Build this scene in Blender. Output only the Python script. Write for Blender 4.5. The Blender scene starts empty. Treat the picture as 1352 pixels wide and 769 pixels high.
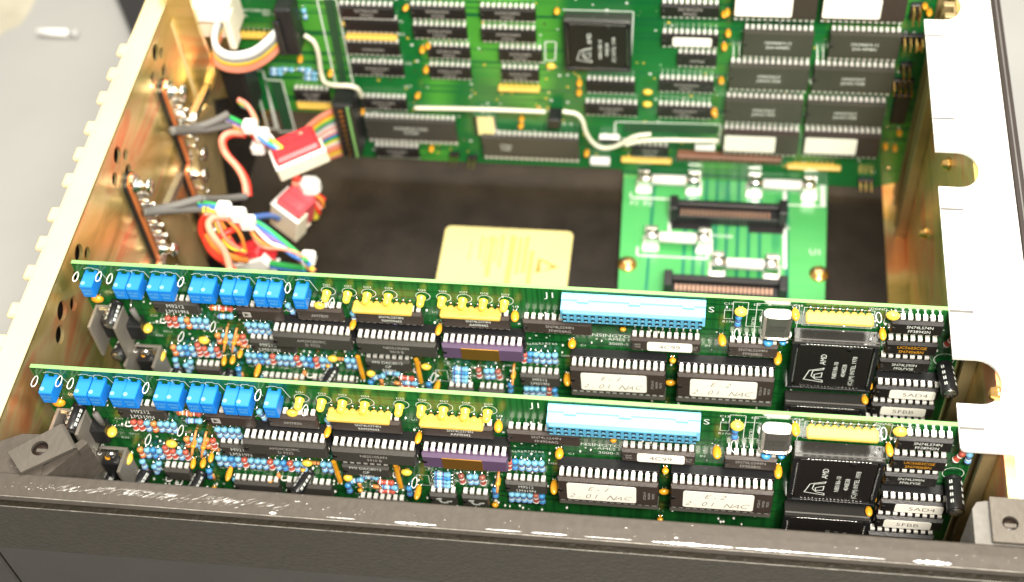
import bpy, math, random
from mathutils import Vector, Matrix
# ------------------------------------------------------------------ camera, world, lamps, exposure
S = 0.01                      # 1 blender unit = 100 mm; every number below is in millimetres
sc = bpy.context.scene
COL = sc.collection
F_PX, YAW, PITCH, ROLL = 1881.14, 0.2029, 0.9030, -0.1062
CAM = Vector((232.06, -265.87, 403.76))
_fw = Vector((-math.sin(YAW)*math.cos(PITCH), math.cos(YAW)*math.cos(PITCH), -math.sin(PITCH)))
_r0 = Vector((math.cos(YAW), math.sin(YAW), 0)); _u0 = _r0.cross(_fw)
CR = _r0*math.cos(ROLL) + _u0*math.sin(ROLL)
CU = _u0*math.cos(ROLL) - _r0*math.sin(ROLL)
cam_d = bpy.data.cameras.new('camera'); cam = bpy.data.objects.new('camera', cam_d); COL.objects.link(cam)
m = Matrix((CR, CU, -_fw)).transposed().to_4x4(); m.translation = CAM*S
cam.matrix_world = m
cam_d.sensor_width = 36; cam_d.lens = F_PX/1352*36
cam_d.clip_start = 0.01; cam_d.clip_end = 400
cam_d.dof.use_dof = True; cam_d.dof.focus_distance = 5.0; cam_d.dof.aperture_fstop = 0.88
sc.camera = cam
W = bpy.data.worlds.new('World'); sc.world = W; W.use_nodes = True
W.node_tree.nodes['Background'].inputs[0].default_value = (1.0, .95, .87, 1)
W.node_tree.nodes['Background'].inputs[1].default_value = 0.34
def lamp(name, loc, look, size, sy, power, col):
    d = bpy.data.lights.new(name, 'AREA'); d.shape = 'RECTANGLE'; d.size = size*S; d.size_y = sy*S; d.energy = power; d.color = col
    o = bpy.data.objects.new(name, d); COL.objects.link(o); o.location = Vector(loc)*S
    o.rotation_euler = (Vector(look)-Vector(loc)).to_track_quat('-Z', 'Y').to_euler()
lamp('ceiling_lamp', (180, 470, 900), (170, 100, -20), 620, 520, 620, (1, .94, .84))
lamp('front_lamp', (360, -390, 660), (180, 30, -50), 240, 180, 760, (1, .94, .84))
lamp('right_area_light', (900, -200, 620), (160, 40, -20), 300, 300, 160, (1, .98, .95))  # plain area light from the right, no window behind it
sc.view_settings.view_transform = 'Standard'; sc.view_settings.look = 'None'
sc.view_settings.exposure = 1.1; sc.view_settings.gamma = 1
sc.cycles.use_denoising = True
sc.cycles.max_bounces = 6; sc.cycles.glossy_bounces = 4; sc.cycles.diffuse_bounces = 3
R = random.Random(7)

VIEW = {'o': (0, 0, 1), 'z1': (0, 320, 3.844), 'z5': (0, 480, 3.755), 'z6': (340, 500, 3.755), 'z7': (660, 510, 3.755), 'z8': (992, 530, 3.755),
        'q2': (20, 480, 4.806), 'q3': (160, 520, 5.494), 'q4': (300, 540, 5.494), 'q5': (440, 560, 5.917), 'q6': (600, 560, 5.917),
        'r3': (420, 0, 4.807), 'r4': (680, 0, 4.807), 'r5': (940, 0, 4.361), 'r2': (250, 0, 3.755), 'r6': (780, 130, 2.849), 'rl': (460, 100, 3.38),
        'k2': (130, 60, 5.495), 'k3': (130, 190, 4.524), 'k4': (260, 120, 3.077)}
def ray(v, x, y):
    a, b, s = VIEW[v]; u = a+x/s; w = b+y/s
    return _fw + CR*((u-676)/F_PX) - CU*((w-384.5)/F_PX)
def on(v, x, y, ax, val):                 # where a sight line meets the plane axis=val, in mm
    d = ray(v, x, y); t = (val-CAM[ax])/d[ax]; return CAM+d*t
# ------------------------------------------------------------------ materials
MATS = {}
def mat(name, col, rough=.5, metal=0, bump=0, bscale=20, var=.12, vscale=4, spec=None, coat=0, alpha=None, trans=0):
    if name in MATS: return MATS[name]
    mt = bpy.data.materials.new(name); mt.use_nodes = True; nt = mt.node_tree; n = nt.nodes; l = nt.links
    b = n['Principled BSDF']; tc = n.new('ShaderNodeTexCoord')
    nz = n.new('ShaderNodeTexNoise'); nz.inputs['Scale'].default_value = vscale; nz.inputs['Detail'].default_value = 4
    l.new(tc.outputs['Object'], nz.inputs['Vector'])
    cr = n.new('ShaderNodeValToRGB'); cr.color_ramp.elements[0].position = .3; cr.color_ramp.elements[1].position = .7
    cr.color_ramp.elements[0].color = tuple(c*(1-var) for c in col)+(1,)
    cr.color_ramp.elements[1].color = tuple(min(1, c*(1+var)) for c in col)+(1,)
    l.new(nz.outputs['Fac'], cr.inputs['Fac']); l.new(cr.outputs['Color'], b.inputs['Base Color'])
    b.inputs['Roughness'].default_value = rough; b.inputs['Metallic'].default_value = metal
    if spec is not None: b.inputs['Specular IOR Level'].default_value = spec
    if coat: b.inputs['Coat Weight'].default_value = coat
    if trans: b.inputs['Transmission Weight'].default_value = trans
    if bump:
        n2 = n.new('ShaderNodeTexNoise'); n2.inputs['Scale'].default_value = bscale; n2.inputs['Detail'].default_value = 3
        l.new(tc.outputs['Object'], n2.inputs['Vector'])
        bp = n.new('ShaderNodeBump'); bp.inputs['Strength'].default_value = bump; bp.inputs['Distance'].default_value = .01
        l.new(n2.outputs['Fac'], bp.inputs['Height']); l.new(bp.outputs['Normal'], b.inputs['Normal'])
    MATS[name] = mt; return mt
def board_mat(name, c1, c2, c3, sx=5.0, lo=.46, hi=.5):
    mt = mat(name, c1, .28, coat=.3); nt = mt.node_tree; n = nt.nodes; l = nt.links; b = n['Principled BSDF']
    tc = n.new('ShaderNodeTexCoord')
    mp = n.new('ShaderNodeMapping'); mp.inputs['Scale'].default_value = (sx*9, 1, .55); l.new(tc.outputs['Object'], mp.inputs[0])
    nz = n.new('ShaderNodeTexNoise'); nz.inputs['Scale'].default_value = 1.4; nz.inputs['Detail'].default_value = 1; l.new(mp.outputs[0], nz.inputs['Vector'])
    r1 = n.new('ShaderNodeValToRGB'); r1.color_ramp.elements[0].position = lo; r1.color_ramp.elements[1].position = hi
    r1.color_ramp.elements[0].color = c1+(1,); r1.color_ramp.elements[1].color = c2+(1,); l.new(nz.outputs['Fac'], r1.inputs[0])
    mp2 = n.new('ShaderNodeMapping'); mp2.inputs['Scale'].default_value = (.5, 1, 34); l.new(tc.outputs['Object'], mp2.inputs[0])
    nz2 = n.new('ShaderNodeTexNoise'); nz2.inputs['Scale'].default_value = 1.4; nz2.inputs['Detail'].default_value = 1; l.new(mp2.outputs[0], nz2.inputs['Vector'])
    r2 = n.new('ShaderNodeValToRGB'); r2.color_ramp.elements[0].position = .56; r2.color_ramp.elements[1].position = .6; l.new(nz2.outputs['Fac'], r2.inputs[0])
    mx = n.new('ShaderNodeMixRGB'); l.new(r2.outputs[0], mx.inputs[0]); l.new(r1.outputs[0], mx.inputs[1]); mx.inputs[2].default_value = c3+(1,)
    nz3 = n.new('ShaderNodeTexNoise'); nz3.inputs['Scale'].default_value = 1.1; l.new(tc.outputs['Object'], nz3.inputs['Vector'])
    r3 = n.new('ShaderNodeValToRGB'); r3.color_ramp.elements[0].position = .4; r3.color_ramp.elements[1].position = .6
    r3.color_ramp.elements[0].color = (.75, .8, .8, 1); r3.color_ramp.elements[1].color = (1, 1, 1, 1); l.new(nz3.outputs[0], r3.inputs[0])
    m2 = n.new('ShaderNodeMixRGB'); m2.blend_type = 'MULTIPLY'; m2.inputs[0].default_value = 1; l.new(mx.outputs[0], m2.inputs[1]); l.new(r3.outputs[0], m2.inputs[2])
    l.new(m2.outputs[0], b.inputs['Base Color']); return mt
def anod_mat(name):                        # yellow chromate finish, brushed, with pink and green drifts
    mt = mat(name, (.62, .5, .3), .28, .85); nt = mt.node_tree; n = nt.nodes; l = nt.links; b = n['Principled BSDF']
    tc = n.new('ShaderNodeTexCoord'); mp = n.new('ShaderNodeMapping'); mp.inputs['Scale'].default_value = (1, 1.1, 3.2); l.new(tc.outputs['Object'], mp.inputs[0])
    nz = n.new('ShaderNodeTexNoise'); nz.inputs['Scale'].default_value = 1.6; nz.inputs['Detail'].default_value = 3; nz.inputs['Distortion'].default_value = .8
    l.new(mp.outputs[0], nz.inputs['Vector'])
    r = n.new('ShaderNodeValToRGB'); e = r.color_ramp.elements
    e[0].position = .34; e[0].color = (.50, .40, .13, 1); e[1].position = .74; e[1].color = (.90, .30, .13, 1)
    for p, c in ((.44, (.80, .62, .24, 1)), (.54, (.92, .72, .36, 1)), (.62, (.95, .48, .22, 1))):
        q = e.new(p); q.color = c
    l.new(nz.outputs[0], r.inputs[0]); l.new(r.outputs[0], b.inputs['Base Color'])
    m3 = n.new('ShaderNodeMapping'); m3.inputs['Scale'].default_value = (1, 1, 60); l.new(tc.outputs['Object'], m3.inputs[0])
    n3 = n.new('ShaderNodeTexNoise'); n3.inputs['Scale'].default_value = 3; l.new(m3.outputs[0], n3.inputs['Vector'])
    bp = n.new('ShaderNodeBump'); bp.inputs['Strength'].default_value = .12; bp.inputs['Distance'].default_value = .01
    l.new(n3.outputs[0], bp.inputs['Height']); l.new(bp.outputs[0], b.inputs['Normal']); return mt
def rail_mat(name, col, chips=True):       # grey hammered paint with bare chipped specks
    mt = mat(name, col, .55, 0, spec=.3, bump=.3, bscale=38, var=.1, vscale=30); nt = mt.node_tree; n = nt.nodes; l = nt.links; b = n['Principled BSDF']
    if chips:
        tc = n.new('ShaderNodeTexCoord'); mp = n.new('ShaderNodeMapping'); mp.inputs['Scale'].default_value = (10, 34, 34); mp.inputs['Rotation'].default_value = (0, 0, .5)
        l.new(tc.outputs['Object'], mp.inputs[0])
        nz = n.new('ShaderNodeTexNoise'); nz.inputs['Scale'].default_value = 1.6; nz.inputs['Detail'].default_value = 5; l.new(mp.outputs[0], nz.inputs['Vector'])
        nb = n.new('ShaderNodeTexNoise'); nb.inputs['Scale'].default_value = 1.2; l.new(tc.outputs['Object'], nb.inputs['Vector'])
        ad = n.new('ShaderNodeMath'); ad.operation = 'MULTIPLY_ADD'; ad.inputs[1].default_value = .35; l.new(nb.outputs[0], ad.inputs[0]); l.new(nz.outputs[0], ad.inputs[2])
        r = n.new('ShaderNodeValToRGB'); r.color_ramp.elements[0].position = .93; r.color_ramp.elements[1].position = .95; l.new(ad.outputs[0], r.inputs[0])
        mx = n.new('ShaderNodeMixRGB'); l.new(r.outputs[0], mx.inputs[0]); src = b.inputs['Base Color'].links[0].from_socket
        l.new(src, mx.inputs[1]); mx.inputs[2].default_value = (.8, .78, .74, 1); l.new(mx.outputs[0], b.inputs['Base Color'])
    return mt
M_PCB = board_mat('solder_mask_green', (.006, .085, .016), (.012, .13, .024), (.004, .06, .014))
M_PCB2 = board_mat('rear_board_green', (.008, .15, .028), (.075, .34, .04), (.006, .12, .035), sx=.22, lo=.5, hi=.62)
M_PCB3 = board_mat('backplane_green', (.09, .45, .13), (.04, .32, .11), (.09, .45, .13), sx=.6, lo=.56, hi=.6)
M_EDGE = mat('laminate_edge', (.20, .42, .13), .6)
M_IC = mat('chip_epoxy', (.013, .011, .010), .42, bump=.1, bscale=90)
M_ICG = mat('chip_epoxy_grey', (.050, .046, .039), .42, bump=.1, bscale=90)
M_ICB = mat('chip_epoxy_brown', (.046, .034, .028), .4, bump=.1, bscale=90)
M_ICR = mat('chip_epoxy_olive', (.055, .052, .040), .45, bump=.1, bscale=90)
M_SOCK = mat('socket_black', (.012, .012, .013), .4)
M_SKG = mat('socket_grey', (.11, .10, .085), .5)
M_TIN = mat('tinned_lead', (.88, .86, .82), .24, 1, var=.04)
M_PIN = mat('pin_bright', (.93, .9, .84), .35, .25, var=.05)
M_WHITE = mat('white_ink', (.78, .82, .76), .6, var=.04)
M_DIM = mat('grey_ink', (.42, .4, .37), .6)
M_PAPER = mat('sticker_paper', (.93, .90, .80), .6, var=.03, vscale=9)
M_HAND = mat('pencil_handwriting', (.20, .165, .13), .7)
M_PENCIL = mat('pencil_grey', (.16, .14, .12), .7)
M_INK = mat('black_ink', (.03, .03, .03), .6)
M_BLUE = mat('trimmer_blue', (.012, .20, .66), .34, var=.05)
M_LBLUE = mat('connector_blue', (.19, .50, .72), .42, var=.04)
M_MBLUE = mat('connector_face_blue', (.085, .31, .48), .45)
M_YEL = mat('network_yellow', (.76, .50, .09), .4, var=.08)
M_LED = mat('led_yellow', (.85, .68, .06), .3, coat=.5)
M_TAN = mat('bead_orange', (.80, .36, .02), .32, var=.15, vscale=20, coat=.4)
M_YTAN = mat('tantalum_yellow', (.85, .58, .07), .35, coat=.3)
M_RB = mat('resistor_light_blue', (.20, .50, .70), .35, coat=.3)
M_RD = mat('resistor_blue', (.05, .28, .60), .35, coat=.3)
M_RR = mat('resistor_red', (.52, .10, .06), .4, coat=.3)
M_RO = mat('resistor_orange', (.70, .27, .07), .4, coat=.3)
M_RK = mat('resistor_brown', (.33, .10, .07), .4, coat=.3)
M_BND = mat('band_white', (.8, .78, .75), .4); M_BN2 = mat('band_violet', (.10, .08, .28), .4); M_BN3 = mat('band_red', (.5, .05, .03), .4)
M_BLK = mat('sleeve_black', (.015, .015, .016), .3)
M_ALU = mat('aluminium', (.72, .70, .66), .3, 1)
M_SINK = mat('heatsink_grey', (.26, .235, .20), .42, .4, bump=.1)
M_PURP = mat('ceramic_purple', (.10, .062, .12), .45)
M_GOLD = mat('gold_lid', (.75, .38, .08), .4, .9)
M_GLD = mat('gold_pin', (.95, .55, .18), .3, 1)
M_ANOD = anod_mat('chromate_gold')
M_ANL = mat('chromate_light', (.80, .66, .36), .5, .35, var=.05)
M_FLG = mat('flange_bright', (.93, .92, .86), .42, .35, var=.03)
M_POST = mat('chromate_post', (.36, .27, .13), .5, .5, bump=.2, bscale=30, var=.2)
M_RAIL = rail_mat('hammered_grey', (.062, .052, .042))
M_BAND = mat('hammered_olive_grain', (.019, .015, .009), .5, 0, bump=.5, bscale=60, var=.2, vscale=60, spec=.4)
M_BANDX = rail_mat('hammered_olive', (.024, .020, .013), chips=False)
M_FPAN = mat('front_panel_grey', (.020, .018, .015), .5, bump=.15, bscale=120)
M_PLATE = mat('plate_nickel', (.13, .115, .095), .45, .6, bump=.12, bscale=50, var=.1)
M_FOAM = mat('floor_black', (.022, .017, .013), .5, spec=.22, bump=.25, bscale=60, var=.35, vscale=5)
M_LABEL = mat('label_yellow', (.74, .64, .27), .5, var=.05)
M_LABK = mat('label_brown_ink', (.36, .26, .04), .5); M_LAB2 = mat('label_pale_ink', (.66, .48, .06), .5)
M_TABLE = mat('table_grey', (.315, .315, .30), .5, var=.04, vscale=1.5, bump=.05, bscale=60)
M_STAIN = mat('table_stain', (.40, .375, .29), .6)
M_DARK = mat('dark_trim_and_shade', (.022, .014, .010), .4)
M_BLKBOX = mat('black_plastic', (.013, .012, .012), .4)
M_CREAM = mat('nylon_cream', (.82, .74, .58), .45)
M_NYL = mat('nylon_white', (.88, .87, .84), .35)
M_REDP = mat('plug_red', (.62, .025, .035), .38, var=.15, vscale=12)
M_PINKP = mat('plug_pink', (.70, .09, .11), .4)
M_COPP = mat('copper_orange', (.72, .22, .07), .4, .4)
M_GREY = mat('heatshrink_grey', (.13, .125, .115), .6)
WIRE = {'white': mat('wire_white', (.8, .8, .78), .4), 'grey': mat('wire_grey', (.28, .28, .28), .4), 'violet': mat('wire_violet', (.2, .12, .4), .4),
        'blue': mat('wire_blue', (.06, .2, .6), .4), 'green': mat('wire_green', (.03, .42, .1), .4), 'yellow': mat('wire_yellow', (.85, .68, .06), .4),
        'orange': mat('wire_orange', (.85, .28, .05), .4), 'red': mat('wire_red', (.68, .04, .02), .4), 'brown': mat('wire_brown', (.25, .08, .03), .4),
        'cream': mat('wire_cream', (.72, .7, .55), .45), 'salmon': mat('wire_salmon', (.85, .3, .2), .4)}
# ------------------------------------------------------------------ mesh builder
class MB:
    def __init__(s): s.v = []; s.f = []; s.mi = []; s.mats = []; s.sm = []
    def _m(s, m):
        if m not in s.mats: s.mats.append(m)
        return s.mats.index(m)
    def add(s, vs, fs, m, smooth=False, tf=None):
        o = len(s.v); i = s._m(m)
        for v in vs:
            v = Vector(v); s.v.append(tf @ v if tf is not None else v)
        for f in fs: s.f.append([k+o for k in f]); s.mi.append(i); s.sm.append(smooth)
        return s
    def box(s, x0, x1, y0, y1, z0, z1, m, bev=0, tf=None):
        if bev <= 0:
            vs = [(x, y, z) for z in (z0, z1) for y in (y0, y1) for x in (x0, x1)]
            return s.add(vs, [(0, 2, 3, 1), (4, 5, 7, 6), (0, 1, 5, 4), (2, 6, 7, 3), (0, 4, 6, 2), (1, 3, 7, 5)], m, tf=tf)
        b = min(bev, (x1-x0)*.45, (y1-y0)*.45, (z1-z0)*.45); vs = []; ix = {}
        for a, (X, Y, Z) in enumerate([(x, y, z) for x in (0, 1) for y in (0, 1) for z in (0, 1)]):
            px, py, pz = (x0, x1)[X], (y0, y1)[Y], (z0, z1)[Z]; dx, dy, dz = (b, -b)[X], (b, -b)[Y], (b, -b)[Z]
            for k, p in enumerate(((px, py+dy, pz+dz), (px+dx, py, pz+dz), (px+dx, py+dy, pz))):
                ix[(X, Y, Z, k)] = len(vs); vs.append(p)
        fs = []
        for X in (0, 1): q = [ix[(X, 0, 0, 0)], ix[(X, 0, 1, 0)], ix[(X, 1, 1, 0)], ix[(X, 1, 0, 0)]]; fs.append(q if X == 0 else q[::-1])
        for Y in (0, 1): q = [ix[(0, Y, 0, 1)], ix[(1, Y, 0, 1)], ix[(1, Y, 1, 1)], ix[(0, Y, 1, 1)]]; fs.append(q if Y == 0 else q[::-1])
        for Z in (0, 1): q = [ix[(0, 0, Z, 2)], ix[(0, 1, Z, 2)], ix[(1, 1, Z, 2)], ix[(1, 0, Z, 2)]]; fs.append(q if Z == 0 else q[::-1])
        for X in (0, 1):
            for Y in (0, 1):
                q = [ix[(X, Y, 0, 0)], ix[(X, Y, 1, 0)], ix[(X, Y, 1, 1)], ix[(X, Y, 0, 1)]]; fs.append(q[::-1] if X == Y else q)
        for X in (0, 1):
            for Z in (0, 1):
                q = [ix[(X, 0, Z, 0)], ix[(X, 1, Z, 0)], ix[(X, 1, Z, 2)], ix[(X, 0, Z, 2)]]; fs.append(q if X == Z else q[::-1])
        for Y in (0, 1):
            for Z in (0, 1):
                q = [ix[(0, Y, Z, 1)], ix[(1, Y, Z, 1)], ix[(1, Y, Z, 2)], ix[(0, Y, Z, 2)]]; fs.append(q[::-1] if Y == Z else q)
        for X in (0, 1):
            for Y in (0, 1):
                for Z in (0, 1):
                    q = [ix[(X, Y, Z, 0)], ix[(X, Y, Z, 1)], ix[(X, Y, Z, 2)]]; fs.append(q if (X+Y+Z) % 2 == 0 else q[::-1])
        return s.add(vs, fs, m, tf=tf)
    def lathe(s, pts, m, axis='y', seg=14, c=(0, 0, 0), tf=None, sq=(1, 1)):     # pts: (t along axis, radius)
        vs = []; fs = []
        for t, r in pts:
            for k in range(seg):
                a = 2*math.pi*k/seg; p, q = r*math.cos(a)*sq[0], r*math.sin(a)*sq[1]
                vs.append({'y': (c[0]+p, c[1]+t, c[2]+q), 'z': (c[0]+p, c[1]+q, c[2]+t), 'x': (c[0]+t, c[1]+p, c[2]+q)}[axis])
        for i in range(len(pts)-1):
            for k in range(seg): fs.append((i*seg+k, i*seg+(k+1) % seg, (i+1)*seg+(k+1) % seg, (i+1)*seg+k))
        fs.append(tuple(range(seg))); fs.append(tuple(range((len(pts)-1)*seg, len(pts)*seg))[::-1])
        return s.add(vs, fs, m, True, tf)
    def tube(s, pts, r, m, seg=7, smooth=2, closed=False):
        P = [Vector(p) for p in pts]
        for _ in range(smooth if len(P) > 2 else 0):      # corner cutting
            Q = [] if closed else [P[0]]
            n = len(P)
            for i in range(n if closed else n-1):
                a, b = P[i], P[(i+1) % n]; Q += [a*.75+b*.25, a*.25+b*.75]
            if not closed: Q.append(P[-1])
            P = Q
        vs = []; fs = []; n = len(P); up = None
        for i, p in enumerate(P):
            t = (P[(i+1) % n]-P[i-1]) if closed else (P[min(i+1, n-1)]-P[max(i-1, 0)])
            t.normalize()
            if up is None: up = t.orthogonal().normalized()
            up = (up-t*up.dot(t)).normalized(); b = t.cross(up)
            for k in range(seg):
                a = 2*math.pi*k/seg; vs.append(p+up*(r*math.cos(a))+b*(r*math.sin(a)))
        for i in range(n if closed else n-1):
            j = (i+1) % n
            for k in range(seg): fs.append((i*seg+k, i*seg+(k+1) % seg, j*seg+(k+1) % seg, j*seg+k))
        if not closed: fs.append(tuple(range(seg))[::-1]); fs.append(tuple(range((n-1)*seg, n*seg)))
        return s.add(vs, fs, m, True)
    def prism(s, poly, a0, a1, m, axis='z', tf=None):    # extrude polygon; axis z: poly in xy; y: poly in xz; x: poly in yz
        n = len(poly); mk = {'z': lambda p, a: (p[0], p[1], a), 'y': lambda p, a: (p[0], a, p[1]), 'x': lambda p, a: (a, p[0], p[1])}[axis]
        vs = [mk(p, a0) for p in poly]+[mk(p, a1) for p in poly]
        fs = [tuple(range(n)), tuple(range(n, 2*n))[::-1]]+[(i, (i+1) % n, n+(i+1) % n, n+i) for i in range(n)]
        return s.add(vs, fs, m, tf=tf)
    def build(s, name, parent=None, loc=(0, 0, 0)):
        me = bpy.data.meshes.new(name); me.from_pydata([tuple(v*S) for v in s.v], [], s.f)
        for q in s.mats: me.materials.append(q)
        me.polygons.foreach_set('material_index', s.mi); me.polygons.foreach_set('use_smooth', s.sm); me.validate(); me.update()
        return link(name, me, parent, loc)
def fixn(me):
    import bmesh
    b = bmesh.new(); b.from_mesh(me); bmesh.ops.recalc_face_normals(b, faces=b.faces); b.to_mesh(me); b.free()
def link(name, me, parent=None, loc=(0, 0, 0)):
    if not me.get('nf'): fixn(me); me['nf'] = 1
    o = bpy.data.objects.new(name, me); COL.objects.link(o); o.location = Vector(loc)*S
    if parent: o.parent = parent
    return o
def tag(o, label, cat, group=None, kind=None):
    if label: o['label'] = label
    if cat: o['category'] = cat
    if group: o['group'] = group
    if kind: o['kind'] = kind
    return o
def thing(name, label, cat, loc=(0, 0, 0), group=None):
    o = bpy.data.objects.new(name, None); COL.objects.link(o); o.location = Vector(loc)*S; o.empty_display_size = .1
    return tag(o, label, cat, group)
_tx = {}
def text_geo(t, bold=0):
    k = (t, bold)
    if k not in _tx:
        c = bpy.data.curves.new('t', 'FONT'); c.body = t; c.size = 1; c.resolution_u = 2; c.align_x = 'CENTER'; c.align_y = 'CENTER'; c.offset = bold; c.space_line = .95
        o = bpy.data.objects.new('t', c); COL.objects.link(o); dg = bpy.context.evaluated_depsgraph_get(); dg.update()
        me = bpy.data.meshes.new_from_object(o.evaluated_get(dg))
        _tx[k] = ([v.co.copy() for v in me.vertices], [tuple(p.vertices) for p in me.polygons])
        bpy.data.meshes.remove(me); bpy.data.objects.remove(o); bpy.data.curves.remove(c)
    return _tx[k]
def text(mb, t, x, y, z, size, m, rot=0, bold=-.004, wide=1, shear=0, plane='xz'):
    vs, fs = text_geo(t, bold); ca, sa = math.cos(rot), math.sin(rot)
    out = []
    for v in vs:
        a = (v.x*wide+v.y*shear)*size; b = v.y*size; a, b = a*ca-b*sa, a*sa+b*ca
        out.append((x+a, y, z+b) if plane == 'xz' else (x+a, y+b, z))
    mb.add(out, fs, m)
def stroke(mb, pts, w, y, m, closed=False):      # flat ink line on a plane y
    n = len(pts)
    for i in range(n if closed else n-1):
        a = Vector(pts[i]); b = Vector(pts[(i+1) % n]); d = (b-a)
        if d.length < 1e-6: continue
        d.normalize(); p = Vector((-d.y, d.x))*w/2; a = a-d*w/2; b = b+d*w/2
        q = [a+p, b+p, b-p, a-p]; mb.add([(v.x, y, v.y) for v in q], [(0, 1, 2, 3)], m)
def oval(cx, cz, rx, rz, n=16, rot=0):
    return [(cx+rx*math.cos(t)*math.cos(rot)-rz*math.sin(t)*math.sin(rot), cz+rx*math.cos(t)*math.sin(rot)+rz*math.sin(t)*math.cos(rot)) for t in [2*math.pi*k/n for k in range(n)]]
# ------------------------------------------------------------------ components: out of the board is -y, up is +z
CACHE = {}
def cached(key, fn):
    if key not in CACHE: CACHE[key] = fn()
    return CACHE[key]
def mesh_of(mb, name):
    o = mb.build(name); me = o.data; bpy.data.objects.remove(o); return me
class Board:
    def __init__(s, root, yb): s.root = root; s.yb = yb; s.base = Vector(root.location)/S
    def at(s, v, x, y, h): p = on(v, x, y, 1, s.yb-h); return p.x, p.z
    def put(s, name, me, x, z, parent=None, off=(0, 0, 0)):
        if parent is None: return link(name, me, s.root, Vector((x, s.yb, z))-s.base)
        return link(name, me, parent, off)
def dip_body(n, w, h0, h1, m, ledge):
    L = n*2.54+.3; b = w-1.3; mb = MB(); hm = (h0+h1)/2+.2; t = .45
    def ring(y, dx): return [(-L/2+dx, y, -b/2+dx), (L/2-dx, y, -b/2+dx), (L/2-dx, y, b/2-dx), (-L/2+dx, y, b/2-dx)]
    vs = ring(-h0, t)+ring(-hm, 0)+ring(-hm-.15, 0)+ring(-h1, t)
    mb.add(vs, [(0, 1, 2, 3), (15, 14, 13, 12)]+[(4*k+i, 4*k+(i+1) % 4, 4*k+4+(i+1) % 4, 4*k+4+i) for k in range(3) for i in range(4)], m)
    c = -L/2+t; mb.lathe([(-h1-.03, .95), (-h1+.1, .95)], ledge, 'y', 10, (c+.6, 0, 0))
    return mb
def dip(B, v, x, y, n, w=7.62, h=3.0, sock=False, m=None, lines=None, tsize=1.5, tx=0, ink=None, sticker=None, name='chip', lib=True, xz=None, thick=3.2, tz=0):
    tsize *= 1.5 if w < 12 else 1.0
    """v,x,y: where the first pin of the upper row leaves the body; h: its height off the board"""
    m = m or M_IC; hs = h+(4.4 if sock else 0)
    X, Z = xz if xz else B.at(v, x, y, hs)
    cx = X+(n-1)*1.27; cz = Z-w/2+.15
    key = ('dip', n, w, hs, m.name, thick)
    body = cached(key, lambda: mesh_of(dip_body(n, w, hs-1.5, hs-1.5+thick, m, M_IC), 'chip'))
    o = B.put(name, body, cx, cz)
    def pins(sg):
        q = MB()
        for k in range(n):
            px = (k-(n-1)/2)*2.54; zz = sg*(w/2-.5); wd = .74 if n > 7 else .76; o2 = .3*sg
            a = min(zz, zz+o2*3); b = max(zz, zz+o2*3)
            if sg < 0: a -= .75 if w < 12 else 2.0
            q.box(px-wd, px+wd, -hs-.12, -hs+.22, a, b, M_PIN)
            a2, b2 = sorted((zz+sg*.6, zz+sg*.95))
            q.box(px-wd, px+wd, -hs+.2, -hs+(2.1 if not sock else 2.9), a2, b2, M_PIN)
            q.box(px-.28, px+.28, -hs+(2.1 if not sock else 2.9), -(.05 if not sock else 4.2), a2, b2, M_TIN)
        return q
    for sg in (1, -1): link('pin_row', cached(('pins', n, w, hs, sock, sg), lambda: mesh_of(pins(sg), 'pin_row')), o)
    if sock:
        def sk():
            q = MB(); L = n*2.54+.6
            for sg in (1, -1):
                a, b = sorted((sg*(w/2-1.7), sg*(w/2+1.1))); q.box(-L/2, L/2, -4.4, -.4, a, b, M_SOCK, .2)
            if w > 12: q.box(-L/2, L/2, -7.1, -.5, -w/2-6.2, -w/2-1.15, M_SKG, .3)
            for e in (-1, 0, 1): q.box(e*(L/2-.9)-.8, e*(L/2-.9)+.8, -3.4, -.6, -w/2+1.7, w/2-1.7, M_SOCK)
            for sg in (1, -1):
                for k in range(n):
                    px = (k-(n-1)/2)*2.54; a, b = sorted((sg*(w/2-.35), sg*(w/2+.75)))
                    q.box(px-.6, px+.6, -4.47, -4.3, a, b, M_TIN)
            return q
        link('socket', cached(('sock', n, w), lambda: mesh_of(sk(), 'socket')), o)
    yf = -(hs-1.5+thick)-.03
    if lines:
        q = MB()
        for i, t in enumerate(lines): text(q, t, tx, yf, tz+(len(lines)-1)*tsize*.55-i*tsize*1.1, tsize, ink or M_DIM, wide=.86)
        q.build('marking', o)
    if sticker:
        sx, sw, sh, st, ts, mi, wd = sticker; q = MB(); r = .9
        poly = []
        for ccx, ccz, a0 in ((sw/2-r, sh/2-r, 0), (-sw/2+r, sh/2-r, 90), (-sw/2+r, -sh/2+r, 180), (sw/2-r, -sh/2+r, 270)):
            for k in range(4): a = math.radians(a0+30*k); poly.append((sx+ccx+r*math.cos(a), tz+ccz+r*math.sin(a)))
        q.prism(poly, yf-.12, yf+.01, M_PAPER, 'y')
        for t, dx, dz, sh2 in st:
            if sh2:                        # handwriting: every letter drawn a little apart
                n_ = len(t)
                for i, c_ in enumerate(t):
                    if c_ != ' ': text(q, c_, sx+dx+(i-(n_-1)/2)*ts*.72, yf-.16, tz+dz+R.uniform(-.25, .25), ts*R.uniform(.9, 1.2), M_HAND, rot=R.uniform(-.12, .1), wide=1.0, shear=.4, bold=-.012)
                continue
            text(q, t, sx+dx, yf-.16, tz+dz, ts, mi, wide=wd, shear=sh2, bold=-.004)
        q.build('sticker', o)
    return o
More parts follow.
